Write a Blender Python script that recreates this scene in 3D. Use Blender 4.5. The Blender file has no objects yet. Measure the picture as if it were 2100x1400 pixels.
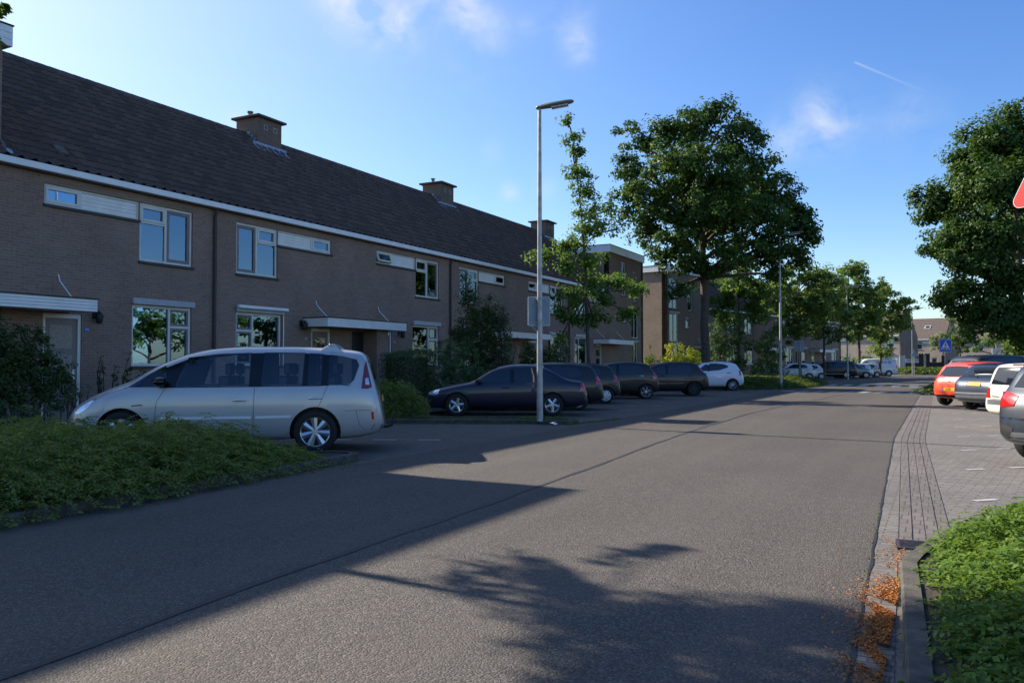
import bpy, bmesh, math, random
import numpy as np
from mathutils import Vector, Matrix
from mathutils.bvhtree import BVHTree
R=math.radians
rng=np.random.default_rng(7); random.seed(7)
sc=bpy.context.scene; COL=sc.collection
F=1680.; CAMH=1.4
TH=math.atan(875/F); PITCH=math.atan(46/F)
CT,ST=math.cos(TH),math.sin(TH)
def at(u,Z):
    """ground point seen in photo column u at depth Z along the view"""
    xc=(u-1050)/F*Z
    return (xc*CT-Z*ST, Z*CT+xc*ST)
# ---------------------------------------------------------------- tags
def tag(o,label=None,cat=None,group=None,kind=None):
    if label:o['label']=label
    if cat:o['category']=cat
    if group:o['group']=group
    if kind:o['kind']=kind
    return o
def empty(name,loc=(0,0,0),rz=0,label=None,cat=None,group=None):
    o=bpy.data.objects.new(name,None);COL.objects.link(o)
    o.location=loc;o.rotation_euler=(0,0,rz);o.empty_display_size=.3
    return tag(o,label,cat,group)
def link(name,me,m=None,parent=None):
    o=bpy.data.objects.new(name,me);COL.objects.link(o)
    if m is not None:
        for x in (m if isinstance(m,(list,tuple)) else [m]):me.materials.append(x)
    if parent:o.parent=parent
    return o
def copy_tree(o,parent=None):
    c=o.copy();COL.objects.link(c)
    if parent:c.parent=parent
    for ch in list(o.children):copy_tree(ch,c)
    return c
# ---------------------------------------------------------------- mesh builder
class MB:
    def __init__(s):s.v=[];s.f=[];s.mi=[];s.cur=0
    def add(s,vs,fs):
        n=len(s.v);s.v+=[tuple(p) for p in vs]
        for f in fs:s.f.append(tuple(i+n for i in f));s.mi.append(s.cur)
        return s
    def box(s,x0,x1,y0,y1,z0,z1):
        return s.add([(x0,y0,z0),(x1,y0,z0),(x1,y1,z0),(x0,y1,z0),(x0,y0,z1),(x1,y0,z1),(x1,y1,z1),(x0,y1,z1)],
            [(3,2,1,0),(4,5,6,7),(0,1,5,4),(1,2,6,5),(2,3,7,6),(3,0,4,7)])
    def quad(s,a,b,c,d):return s.add([a,b,c,d],[(0,1,2,3)])
    def prism(s,poly,z0,z1,bottom=True):
        n=len(poly)
        vs=[(p[0],p[1],z0) for p in poly]+[(p[0],p[1],z1) for p in poly]
        fs=[tuple(range(n,2*n))]+[(i,(i+1)%n,n+(i+1)%n,n+i) for i in range(n)]
        if bottom:fs.append(tuple(range(n-1,-1,-1)))
        return s.add(vs,fs)
    def tube(s,pts,rad,n=8,cap=True):
        pts=[Vector(p) for p in pts]
        if not isinstance(rad,(list,tuple)):rad=[rad]*len(pts)
        base=len(s.v);prev=None
        for i,p in enumerate(pts):
            d=(pts[min(i+1,len(pts)-1)]-pts[max(i-1,0)])
            d=d.normalized() if d.length>1e-9 else Vector((0,0,1))
            if prev is None:
                a=Vector((1,0,0)) if abs(d.x)<.8 else Vector((0,1,0))
                u=d.cross(a).normalized()
            else:
                u=prev-d*prev.dot(d);u=u.normalized() if u.length>1e-6 else d.orthogonal().normalized()
            prev=u;w=d.cross(u)
            for k in range(n):
                t=2*math.pi*k/n
                s.v.append(tuple(p+(u*math.cos(t)+w*math.sin(t))*rad[i]))
        for i in range(len(pts)-1):
            for k in range(n):
                a=base+i*n+k;b=base+i*n+(k+1)%n
                s.f.append((a,b,b+n,a+n));s.mi.append(s.cur)
        if cap:
            s.f.append(tuple(base+k for k in range(n-1,-1,-1)));s.mi.append(s.cur)
            e=base+(len(pts)-1)*n
            s.f.append(tuple(e+k for k in range(n)));s.mi.append(s.cur)
        return s
    def lathe(s,prof,axis='z',c=(0,0,0),n=24,closed=False):
        """prof: (radius, height) list round an axis"""
        base=len(s.v)
        for r,h in prof:
            for k in range(n):
                t=2*math.pi*k/n;a,b=r*math.cos(t),r*math.sin(t)
                p=(a,b,h) if axis=='z' else ((a,h,b) if axis=='y' else (h,a,b))
                s.v.append((p[0]+c[0],p[1]+c[1],p[2]+c[2]))
        m=len(prof)
        for i in range(m if closed else m-1):
            j=(i+1)%m
            for k in range(n):
                q=(k+1)%n
                s.f.append((base+i*n+k,base+i*n+q,base+j*n+q,base+j*n+k));s.mi.append(s.cur)
        return s
    def mesh(s,name,smooth=None,bevel=0):
        me=bpy.data.meshes.new(name);me.from_pydata(s.v,[],s.f);me.update()
        if any(s.mi):me.polygons.foreach_set('material_index',s.mi)
        bm=bmesh.new();bm.from_mesh(me)
        if bevel:
            bmesh.ops.remove_doubles(bm,verts=bm.verts,dist=1e-5)
            es=[e for e in bm.edges if len(e.link_faces)==2 and e.calc_face_angle(0)>.6]
            try:bmesh.ops.bevel(bm,geom=es,offset=bevel,segments=1,affect='EDGES',clamp_overlap=True)
            except Exception:pass
        bmesh.ops.recalc_face_normals(bm,faces=bm.faces)
        bm.to_mesh(me);bm.free()
        if smooth is not None:
            me.polygons.foreach_set('use_smooth',[True]*len(me.polygons))
            if smooth<180:me.set_sharp_from_angle(angle=R(smooth))
        return me
    def build(s,name,m,parent=None,smooth=None,bevel=0):
        return link(name,s.mesh(name,smooth,bevel),m,parent)
def np_mesh(name,v,f,m,parent=None,smooth=False):
    me=bpy.data.meshes.new(name)
    v=np.ascontiguousarray(v,dtype=np.float32);f=np.ascontiguousarray(f,dtype=np.int32)
    nf,k=f.shape
    me.vertices.add(len(v));me.vertices.foreach_set('co',v.ravel())
    me.loops.add(nf*k);me.loops.foreach_set('vertex_index',f.ravel())
    me.polygons.add(nf);me.polygons.foreach_set('loop_start',np.arange(nf,dtype=np.int32)*k)
    me.update(calc_edges=True)
    if smooth:me.polygons.foreach_set('use_smooth',[True]*nf)
    return link(name,me,m,parent)
def merged(*mbs):
    o=MB()
    for m in mbs:o.add(m.v,m.f)
    return o
# ---------------------------------------------------------------- materials
def newmat(name):
    m=bpy.data.materials.new(name);m.use_nodes=True
    nt=m.node_tree;b=nt.nodes['Principled BSDF']
    return m,nt,b
def nd(nt,t,**k):
    n=nt.nodes.new(t)
    for a,v in k.items():
        if a in n.inputs.keys():n.inputs[a].default_value=v
        else:setattr(n,a,v)
    return n
def mixc(nt,fac,a,b,mode='MIX'):
    n=nt.nodes.new('ShaderNodeMix');n.data_type='RGBA';n.blend_type=mode
    for s,v in ((0,fac),(6,a),(7,b)):
        if isinstance(v,bpy.types.NodeSocket):nt.links.new(v,n.inputs[s])
        elif s==0:n.inputs[0].default_value=v
        else:n.inputs[s].default_value=(*v[:3],1)
    return n.outputs[2]
def mth(nt,op,a,b=None,c=None,clamp=False):
    n=nt.nodes.new('ShaderNodeMath');n.operation=op;n.use_clamp=clamp
    for i,v in enumerate((a,b,c)):
        if v is None:continue
        if isinstance(v,bpy.types.NodeSocket):nt.links.new(v,n.inputs[i])
        else:n.inputs[i].default_value=v
    return n.outputs[0]
def noise(nt,vec,scale,detail=4,rough=.55):
    n=nd(nt,'ShaderNodeTexNoise',Scale=scale,Detail=detail,Roughness=rough)
    if vec is not None:nt.links.new(vec,n.inputs['Vector'])
    return n.outputs['Fac']
def ramp(nt,fac,lo,hi):
    n=nd(nt,'ShaderNodeMapRange');nt.links.new(fac,n.inputs[0])
    n.inputs[1].default_value=lo;n.inputs[2].default_value=hi
    return n.outputs[0]
def objvec(nt):return nd(nt,'ShaderNodeTexCoord').outputs['Object']
def posvec(nt):return nd(nt,'ShaderNodeNewGeometry').outputs['Position']
def bump(nt,b,h,strength=.3,dist=.02):
    n=nd(nt,'ShaderNodeBump',Strength=strength,Distance=dist)
    nt.links.new(h,n.inputs['Height']);nt.links.new(n.outputs[0],b.inputs['Normal'])
def simple(name,c,rough=.6,metal=0,var=.18,scale=6,bmp=0,coat=0,spec=.5,bscale=None):
    m,nt,b=newmat(name);v=objvec(nt)
    f=noise(nt,v,scale,5)
    lo=[x*(1-var) for x in c];hi=[min(1,x*(1+var)) for x in c]
    nt.links.new(mixc(nt,ramp(nt,f,.3,.7),lo,hi),b.inputs['Base Color'])
    b.inputs['Roughness'].default_value=rough;b.inputs['Metallic'].default_value=metal
    b.inputs['Coat Weight'].default_value=coat;b.inputs['Coat Roughness'].default_value=.03
    b.inputs['Specular IOR Level'].default_value=spec
    if bmp:bump(nt,b,noise(nt,v,bscale or scale*6,4),bmp,.01)
    return m
def brick(name,c1,c2,mortar,w=.22,h=.065,ground=False,rough=.9,bmp=.5,stain=.35,ms=.006,rot=0):
    m,nt,b=newmat(name)
    if ground:
        v=posvec(nt);mp=nd(nt,'ShaderNodeMapping');mp.inputs['Rotation'].default_value=(0,0,rot)
        nt.links.new(v,mp.inputs[0]);v=mp.outputs[0];big=v
    else:
        tc=objvec(nt);sp=nd(nt,'ShaderNodeSeparateXYZ');nt.links.new(tc,sp.inputs[0])
        cb=nd(nt,'ShaderNodeCombineXYZ')
        nt.links.new(mth(nt,'ADD',sp.outputs[0],sp.outputs[1]),cb.inputs[0]);nt.links.new(sp.outputs[2],cb.inputs[1])
        v=cb.outputs[0];big=tc
    t=nd(nt,'ShaderNodeTexBrick');nt.links.new(v,t.inputs['Vector'])
    t.inputs['Scale'].default_value=1;t.inputs['Brick Width'].default_value=w;t.inputs['Row Height'].default_value=h
    t.inputs['Mortar Size'].default_value=ms;t.inputs['Mortar Smooth'].default_value=.2;t.inputs['Bias'].default_value=0
    t.inputs['Color1'].default_value=(*c1,1);t.inputs['Color2'].default_value=(*c2,1);t.inputs['Mortar'].default_value=(*mortar,1)
    n1=noise(nt,big,.7,5);n2=noise(nt,big,14,3)
    col=mixc(nt,mth(nt,'MULTIPLY',ramp(nt,n1,.35,.7),stain),t.outputs['Color'],[x*.45 for x in c1])
    col=mixc(nt,mth(nt,'MULTIPLY',ramp(nt,n2,.4,.75),.35),col,[min(1,x*1.45) for x in c2])
    nt.links.new(col,b.inputs['Base Color']);b.inputs['Roughness'].default_value=rough
    inv=mth(nt,'SUBTRACT',1,t.outputs['Fac'])
    hgt=mth(nt,'ADD',inv,mth(nt,'MULTIPLY',noise(nt,big,60,3),.6))
    bump(nt,b,hgt,bmp,.01)
    return m
def leafmat(name,c1,c2,trans=.35,rough=.6):
    m,nt,b=newmat(name)
    g=nd(nt,'ShaderNodeNewGeometry')
    f=g.outputs['Random Per Island']
    big=noise(nt,g.outputs['Position'],1.1,3)
    fac=mth(nt,'ADD',mth(nt,'MULTIPLY',f,.7),mth(nt,'MULTIPLY',ramp(nt,big,.3,.7),.3),clamp=True)
    col=mixc(nt,fac,c1,c2)
    nt.links.new(col,b.inputs['Base Color']);b.inputs['Roughness'].default_value=rough
    b.inputs['Specular IOR Level'].default_value=.25
    tr=nd(nt,'ShaderNodeBsdfTranslucent')
    nt.links.new(mixc(nt,.5,col,[c2[0]*1.6,c2[1]*1.5,c2[2]*.6]),tr.inputs[0])
    mx=nd(nt,'ShaderNodeMixShader');mx.inputs[0].default_value=trans
    nt.links.new(b.outputs[0],mx.inputs[1]);nt.links.new(tr.outputs[0],mx.inputs[2])
    nt.links.new(mx.outputs[0],nt.nodes['Material Output'].inputs[0])
    return m
def glassmat(name,refl=.3,tint=(.8,.9,.9),ior=1.6,rough=.01,gt=(.95,.97,1)):
    """window pane: mirror-like reflection over a clear, slightly tinted pane"""
    m,nt,b=newmat(name)
    gl=nd(nt,'ShaderNodeBsdfGlossy');gl.inputs['Roughness'].default_value=rough;gl.inputs[0].default_value=(*gt,1)
    tr=nd(nt,'ShaderNodeBsdfTransparent');tr.inputs[0].default_value=(*tint,1)
    fr=nd(nt,'ShaderNodeFresnel');fr.inputs[0].default_value=ior
    v=objvec(nt);bp=nd(nt,'ShaderNodeBump',Strength=.02,Distance=.05);nt.links.new(noise(nt,v,1.3,2),bp.inputs['Height'])
    nt.links.new(bp.outputs[0],gl.inputs['Normal'])
    fac=mth(nt,'ADD',refl,mth(nt,'MULTIPLY',fr.outputs[0],1-refl),clamp=True)
    mx=nd(nt,'ShaderNodeMixShader');nt.links.new(fac,mx.inputs[0])
    nt.links.new(tr.outputs[0],mx.inputs[1]);nt.links.new(gl.outputs[0],mx.inputs[2])
    nt.links.new(mx.outputs[0],nt.nodes['Material Output'].inputs[0]);nt.nodes.remove(b)
    return m
def carpaint(name,c,metal=0.,rough=.35,coat=1.,flake=0):
    m,nt,b=newmat(name);v=objvec(nt)
    f=noise(nt,v,3.5,6,.65)
    col=mixc(nt,mth(nt,'MULTIPLY',ramp(nt,f,.45,.8),.25),c,[min(1,x*.75+.02) for x in c])
    if flake:col=mixc(nt,mth(nt,'MULTIPLY',noise(nt,v,900,1),flake),col,[min(1,x*1.5) for x in c])
    nt.links.new(col,b.inputs['Base Color'])
    b.inputs['Metallic'].default_value=metal;b.inputs['Coat Weight'].default_value=coat;b.inputs['Coat Roughness'].default_value=.04
    nt.links.new(mth(nt,'ADD',rough,mth(nt,'MULTIPLY',f,.12)),b.inputs['Roughness'])
    return m
M={}
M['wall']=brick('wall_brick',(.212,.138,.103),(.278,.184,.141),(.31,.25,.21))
M['wall_lit']=brick('sunlit_gable_brick',(.30,.22,.165),(.40,.30,.23),(.30,.27,.23),bmp=.9)  # lighter copy of the wall brick, sunlight painted into the gable
M['far_wall']=brick('pale_brick',(.42,.32,.25),(.50,.39,.31),(.44,.38,.33))
M['fence_wood']=simple('dark_fence_wood',(.035,.024,.02),.8,bmp=.3)
M['white']=simple('white_paint',(.82,.82,.81),.42,var=.07,scale=3)
M['offwhite']=simple('cream_paint',(.66,.65,.60),.45,var=.08,scale=3)
M['grey_box']=simple('grey_metal_box',(.36,.37,.40),.4,var=.1)
M['taupe']=simple('taupe_sash_paint',(.20,.165,.165),.5,var=.1)
M['door_taupe']=simple('door_taupe_paint',(.20,.16,.15),.5,var=.12)
M['door_wood']=simple('pale_door_panel',(.30,.25,.21),.6,var=.25,scale=22)
M['dark_sill']=simple('dark_sill_tile',(.035,.03,.032),.5)
M['pipe']=simple('brown_pipe',(.045,.034,.036),.5)
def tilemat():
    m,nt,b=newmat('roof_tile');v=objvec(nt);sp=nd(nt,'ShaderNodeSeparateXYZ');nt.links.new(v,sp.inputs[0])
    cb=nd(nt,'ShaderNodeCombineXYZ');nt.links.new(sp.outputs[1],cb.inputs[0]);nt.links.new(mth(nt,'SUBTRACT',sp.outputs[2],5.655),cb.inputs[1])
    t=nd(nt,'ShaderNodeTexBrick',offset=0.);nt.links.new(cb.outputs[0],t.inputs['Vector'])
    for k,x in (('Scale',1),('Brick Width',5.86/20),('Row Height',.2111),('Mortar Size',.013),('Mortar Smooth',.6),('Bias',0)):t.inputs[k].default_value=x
    t.inputs['Color1'].default_value=(.066,.040,.032,1);t.inputs['Color2'].default_value=(.125,.078,.060,1);t.inputs['Mortar'].default_value=(.020,.014,.012,1)  # dark lines at the tile laps: lip shade painted into the colour
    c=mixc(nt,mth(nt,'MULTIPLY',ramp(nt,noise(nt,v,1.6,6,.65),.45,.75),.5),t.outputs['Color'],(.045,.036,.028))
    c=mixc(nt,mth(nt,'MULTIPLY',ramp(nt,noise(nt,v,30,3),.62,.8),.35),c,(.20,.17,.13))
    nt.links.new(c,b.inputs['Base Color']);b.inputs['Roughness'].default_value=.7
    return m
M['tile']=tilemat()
M['far_tile']=simple('far_roof_tile',(.10,.075,.062),.8,var=.3,scale=4)
M['lead']=simple('lead_flashing',(.34,.38,.46),.4,metal=.5,var=.3,scale=14,bmp=.3)
M['stack']=brick('chimney_brick',(.15,.10,.078),(.20,.135,.105),(.19,.15,.125))
M['concrete']=simple('chimney_concrete',(.10,.092,.082),.9,bmp=.4)
M['pot']=simple('chimney_pot_clay',(.16,.15,.14),.8)
M['bitumen']=simple('roof_bitumen',(.04,.04,.042),.9)
M['plaster']=simple('interior_plaster',(.24,.22,.20),.9)
M['curtain']=simple('white_curtain',(.62,.64,.62),.85,var=.08)
M['blind']=simple('vertical_blind',(.34,.42,.50),.7,var=.06)
M['pane']=glassmat('window_glass',.08,(.8,.9,.9),1.6,.01,(.60,.80,1))
M['pane_hi']=glassmat('window_glass_coated',.17,(.7,.85,.95),1.6,.01,(.50,.74,1))
M['black']=simple('black_plastic',(.012,.012,.013),.5)
M['gloss_black']=simple('gloss_black_trim',(.006,.006,.007),.12)
M['rubber']=simple('tyre_rubber',(.014,.014,.014),.85,bmp=.3)
M['alloy']=simple('alloy_rim',(.55,.56,.58),.28,metal=.85,var=.08)
M['hubcap']=simple('silver_hubcap',(.52,.53,.56),.4,metal=.3,var=.08)
M['dark_rim']=simple('dark_steel_rim',(.035,.035,.037),.5,metal=.4)
M['chrome']=simple('chrome',(.75,.75,.77),.12,metal=1,var=.03)
M['galv']=simple('galvanised_pole',(.40,.40,.385),.5,metal=.35,var=.28,scale=5)
M['galv_dark']=simple('weathered_pole',(.24,.23,.215),.6,metal=.3,var=.3,scale=5)
M['lamp_head']=simple('lamp_housing',(.17,.20,.17),.45,var=.15)
M['sign_back']=simple('sign_back_grey',(.21,.26,.31),.5,var=.12,metal=.2)
M['sign_blue']=simple('sign_blue',(.012,.07,.52),.35,var=.05)
M['sign_white']=simple('sign_white',(.8,.8,.8),.35,var=.03)
M['sign_black']=simple('sign_black',(.01,.01,.01),.4)
M['sign_red']=simple('sign_red',(.72,.03,.025),.35,var=.05)
M['plate']=simple('number_plate_yellow',(.78,.42,.02),.4,var=.04)
M['plate_blue']=simple('plate_band_blue',(.01,.06,.45),.4,var=.04)
M['bark']=simple('bark',(.085,.068,.052),.95,var=.4,scale=9,bmp=.8,bscale=24)
M['bark_dark']=simple('dark_bark',(.045,.036,.030),.95,var=.4,scale=9,bmp=.8,bscale=24)
M['soil']=simple('bed_soil',(.045,.034,.024),1,var=.5,scale=8,bmp=.6)
M['red_lens']=simple('red_tail_lens',(.42,.012,.010),.12,var=.12,scale=12,coat=1)
M['dark_red_lens']=simple('dark_red_lens',(.16,.006,.008),.12,var=.2,scale=12,coat=1)
M['clear_lens']=simple('headlight_lens',(.62,.66,.72),.1,metal=.6,var=.25,scale=14,coat=1)
M['amber_lens']=simple('amber_lens',(.6,.2,.02),.15,var=.1,coat=1)
M['trim_grey']=simple('grey_bumper_plastic',(.10,.105,.115),.5,var=.1)
def carglass():
    m,nt,b=newmat('car_glass_tinted')
    b.inputs['Base Color'].default_value=(.012,.016,.022,1);b.inputs['Roughness'].default_value=.03
    b.inputs['IOR'].default_value=1.75
    return m
M['cglass']=carglass()
M['cglass_clear']=glassmat('car_glass_clear',.05,(.78,.84,.84),1.45)
# ---------------------------------------------------------------- foliage
def leaf_quads(P,N,size,aspect=.6,fold=.25):
    """diamond leaves: centres P, face normals N"""
    n=len(P)
    N=N/np.maximum(np.linalg.norm(N,axis=1,keepdims=True),1e-6)
    a=rng.normal(size=(n,3));U=np.cross(N,a);U/=np.maximum(np.linalg.norm(U,axis=1,keepdims=True),1e-6)
    W=np.cross(N,U)
    s=(size*rng.uniform(.6,1.35,n))[:,None]
    v=np.empty((n,4,3))
    v[:,0]=P-U*s*.5
    v[:,1]=P+W*s*.5*aspect+N*s*fold*.5-U*s*.05
    v[:,2]=P+U*s*.5-N*s*fold*.3
    v[:,3]=P-W*s*.5*aspect+N*s*fold*.5-U*s*.05
    return v.reshape(-1,3),np.arange(4*n).reshape(n,4)
def rand_dirs(n):
    d=rng.normal(size=(n,3));return d/np.linalg.norm(d,axis=1,keepdims=True)
def clump_points(blobs,per_m2,rc,m,shell=.55,flat=1.):
    """clump centres through blobs (cx,cy,cz,rx,ry,rz), then m leaves round each"""
    P=[];N=[];C=[]
    for b in blobs:
        c=np.array(b[:3]);r=np.array(b[3:6])
        k=max(2,int(per_m2*(r[0]*r[1]+r[1]*r[2]+r[0]*r[2])*4.19/3))
        d=rand_dirs(k);rad=rng.uniform(shell,1.03,k)[:,None]
        cc=c+d*r*rad;C.append(cc)
        dd=rand_dirs(k*m).reshape(k,m,3);rr=rc*rng.uniform(.35,1.,(k,m,1))*rng.uniform(.6,1.3,(k,1,1))
        off=dd*rr;off[...,2]*=.75*flat
        P.append((cc[:,None,:]+off).reshape(-1,3))
        nn=dd*.7+(d*.6)[:,None,:]+rng.normal(scale=.55,size=(k,m,3));nn[...,2]+=.55
        N.append(nn.reshape(-1,3))
    return np.concatenate(P),np.concatenate(N),np.concatenate(C)
def crown(name,blobs,leaf,mat_,parent=None,dens=1.6,rc=.55,m=34,aspect=.6,shell=.55,flat=1.):
    P,N,C=clump_points(blobs,dens,rc,m,shell,flat)
    v,f=leaf_quads(P,N,leaf,aspect)
    return np_mesh(name,v,f,mat_,parent),C
def limb(mb,a,b,r0,r1,bend=.12,n=6,sides=7):
    a=Vector(a);b=Vector(b);L=(b-a).length
    k=Vector(rng.normal(size=3))*L*bend;k.z=abs(k.z)
    pts=[];rad=[]
    for i in range(n+1):
        t=i/n;w=4*t*(1-t)*.5
        pts.append(a.lerp(b,t)+k*w+Vector(rng.normal(size=3))*L*.012);rad.append(r0+(r1-r0)*t)
    mb.tube(pts,rad,sides)
    return pts
def tree(name,loc,height,rtrunk,blobs,leaf,lm,label,fork=.35,dens=1.6,rc=.55,m=34,group=None,cat='tree',limbs=True,bark='bark',lean=(0,0),twigs=40,shell=.55,aspect=.6):
    """tapered trunk with limbs to every leaf mass, crown of leaf clumps"""
    root=empty(name,(loc[0],loc[1],loc[2] if len(loc)>2 else 0),0,label,cat,group)
    mb=MB();fz=height*fork
    top=Vector((lean[0],lean[1],height*.86))
    pts=[Vector((0,0,-.1)),Vector((0,0,.15))];rad=[rtrunk*1.45,rtrunk*1.12]
    for i in range(1,13):
        t=i/12
        pts.append(Vector((lean[0]*t*t+rng.normal()*rtrunk*.25,lean[1]*t*t+rng.normal()*rtrunk*.25,height*.86*t)))
        zf=height*.86*t
        rad.append(max(.025,rtrunk*(1-.25*min(1,zf/fz)) if zf<fz else rtrunk*.72*(1-.9*(zf-fz)/(height*.86-fz+1e-6))))
    mb.tube(pts,rad,10)
    cr,C=crown('crown',blobs,leaf,lm,None,dens,rc,m,aspect,shell)
    ends=[]
    if limbs:
        for b in blobs:
            c=Vector(b[:3])
            z0=max(fz*.92,min(height*.8,c.z-.55*Vector((c.x,c.y)).length-.2))
            t=z0/(height*.86);a=Vector((lean[0]*t*t,lean[1]*t*t,z0))
            r0=rtrunk*(.55 if z0<fz*1.25 else .34)
            p=limb(mb,a,c,r0,.03);ends.append((p,r0))
        for j in rng.choice(len(C),min(twigs,len(C)),replace=False):
            c=Vector(C[j]);best=min((q for p,_ in ends for q in p[2:]),key=lambda q:(q-c).length)
            limb(mb,best,c,.035*rtrunk/.2+.008,.008,.08,3,4)
    mb.build('trunk',M[bark],root,180)
    cr.parent=root
    return root
def shrub(name,loc,blobs,leaf,lm,label,dens=9,rc=.2,m=26,cat='shrub',group=None,shell=.5,aspect=.6,stems=True):
    root=empty(name,(loc[0],loc[1],loc[2] if len(loc)>2 else 0),0,label,cat,group)
    o,C=crown('foliage',blobs,leaf,lm,root,dens,rc,m,aspect,shell)
    if stems:
        mb=MB()
        for j in rng.choice(len(C),min(14,len(C)),replace=False):
            c=C[j];limb(mb,(c[0]*.15,c[1]*.15,-.05),c,.02,.006,.1,4,5)
        mb.build('stems',M['bark_dark'],root,180)
    return root
# ================================================================ camera, sun, sky
cam=bpy.data.cameras.new('camera');co=bpy.data.objects.new('camera',cam);COL.objects.link(co)
cam.sensor_width=36;cam.lens=F/2100*36;cam.clip_end=5000;cam.clip_start=.05
co.location=(0,0,CAMH);co.rotation_euler=(math.pi/2+PITCH,0,TH)
sc.camera=co
SUN_EL=32.;SUN_AZ=7.      # degrees above the horizon / from -X towards +Y
S_EXP=1.0;SKY_STR=.100;SUN_STR=5.0
dx,dy,dz=-math.cos(R(SUN_AZ))*math.cos(R(SUN_EL)),math.sin(R(SUN_AZ))*math.cos(R(SUN_EL)),math.sin(R(SUN_EL))
sl=bpy.data.lights.new('sun','SUN');sl.energy=SUN_STR;sl.angle=R(.5);sl.color=(1,.90,.77)
so=bpy.data.objects.new('sun',sl);COL.objects.link(so);so.location=(-30,5,40)
so.rotation_euler=Vector((-dx,-dy,-dz)).to_track_quat('-Z','Y').to_euler()
w=bpy.data.worlds.new('World');sc.world=w;w.use_nodes=True
nt=w.node_tree;bg=nt.nodes['Background']
sky=nd(nt,'ShaderNodeTexSky');sky.sky_type='NISHITA';sky.sun_disc=False
sky.sun_elevation=R(SUN_EL);sky.sun_rotation=math.atan2(dx,dy)
sky.air_density=1.0;sky.dust_density=.6;sky.ozone_density=3.2
def pix_dir(u,v):
    x=(u-1050)/F;y=(700-v)/F
    c,s=math.cos(PITCH),math.sin(PITCH);f=c-s*y;z=s+c*y
    d=Vector((x*CT-f*ST,x*ST+f*CT,z));return d.normalized()
gen=nd(nt,'ShaderNodeTexCoord').outputs['Generated']
acc=None
for u,v,r,s in [(760,20,85,.95),(830,50,50,.6),(700,-30,70,.8),(950,15,62,.85),(905,-25,50,.7),(1010,70,55,.4),(1185,100,40,.6),(1165,50,60,.3),(960,135,42,.28),
                (1695,245,75,.62),(1640,280,60,.35),(1870,250,70,.22),(1045,395,26,.5),(1120,385,30,.3),(1010,310,30,.18),(480,245,40,.35),(1590,285,40,.3),(1085,60,30,.25)]:
    d=pix_dir(u,v);n=nd(nt,'ShaderNodeVectorMath',operation='DISTANCE');nt.links.new(gen,n.inputs[0]);n.inputs[1].default_value=d
    q=mth(nt,'DIVIDE',n.outputs['Value'],r/F*.72)
    e=mth(nt,'MULTIPLY',mth(nt,'EXPONENT',mth(nt,'MULTIPLY',mth(nt,'MULTIPLY',q,q),-1)),s)
    acc=e if acc is None else mth(nt,'ADD',acc,e)
mp=nd(nt,'ShaderNodeMapping');mp.inputs['Scale'].default_value=(1,1,1.25);nt.links.new(gen,mp.inputs[0])
wn=nd(nt,'ShaderNodeTexNoise',Scale=19,Detail=9,Roughness=.57,Distortion=.3);nt.links.new(mp.outputs[0],wn.inputs['Vector'])
wf=mth(nt,'MULTIPLY',acc,ramp(nt,wn.outputs['Fac'],.34,.66))
# contrail: close to a great circle between two directions, and between its ends
a,b=pix_dir(1753,128),pix_dir(1905,192);nn_=a.cross(b).normalized();mid=(a+b).normalized()
pn=nd(nt,'ShaderNodeVectorMath',operation='DOT_PRODUCT');nt.links.new(gen,pn.inputs[0]);pn.inputs[1].default_value=nn_
pl=mth(nt,'EXPONENT',mth(nt,'MULTIPLY',mth(nt,'POWER',mth(nt,'DIVIDE',mth(nt,'ABSOLUTE',pn.outputs['Value']),.0011),2),-1))
pm=nd(nt,'ShaderNodeVectorMath',operation='DISTANCE');nt.links.new(gen,pm.inputs[0]);pm.inputs[1].default_value=a
pe=mth(nt,'SUBTRACT',1,mth(nt,'DIVIDE',pm.outputs['Value'],(b-a).length),clamp=True)
md=nd(nt,'ShaderNodeVectorMath',operation='DOT_PRODUCT');nt.links.new(gen,md.inputs[0]);md.inputs[1].default_value=(b-a).normalized()
pa=ramp(nt,md.outputs['Value'],a.dot((b-a).normalized())-.002,a.dot((b-a).normalized())+.002)
ct_=mth(nt,'MULTIPLY',mth(nt,'MULTIPLY',pl,pe),mth(nt,'MULTIPLY',pa,.30))
cf=mth(nt,'ADD',wf,ct_,clamp=True)
hs=nd(nt,'ShaderNodeHueSaturation',Saturation=1.25,Value=1.04);hs.inputs['Hue'].default_value=.511;nt.links.new(sky.outputs[0],hs.inputs['Color'])
sd=nd(nt,'ShaderNodeVectorMath',operation='DOT_PRODUCT');nt.links.new(gen,sd.inputs[0]);sd.inputs[1].default_value=(dx,dy,dz)
gw=mth(nt,'POWER',mth(nt,'MAXIMUM',sd.outputs['Value'],0),3.8)
skyc=mixc(nt,mth(nt,'MULTIPLY',gw,.55,clamp=True),hs.outputs[0],(4.3,5.2,5.3))
cl=nd(nt,'ShaderNodeVectorMath',operation='SCALE');cl.inputs['Scale'].default_value=1
CLOUD=(4.1,4.4,4.9)
nt.links.new(mixc(nt,cf,skyc,CLOUD),bg.inputs['Color'])
bg.inputs['Strength'].default_value=SKY_STR
vs=sc.view_settings;vs.view_transform='Standard';vs.look='None';vs.exposure=S_EXP;vs.gamma=1;vs.use_curve_mapping=False
cy=sc.cycles;cy.max_bounces=7;cy.diffuse_bounces=3;cy.glossy_bounces=3;cy.transmission_bounces=4;cy.transparent_max_bounces=8
cy.use_denoising=True;cy.use_adaptive_sampling=True;cy.adaptive_threshold=.02
cy.sample_clamp_indirect=6;cy.caustics_reflective=False;cy.caustics_refractive=False
sc.render.film_transparent=False
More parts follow.
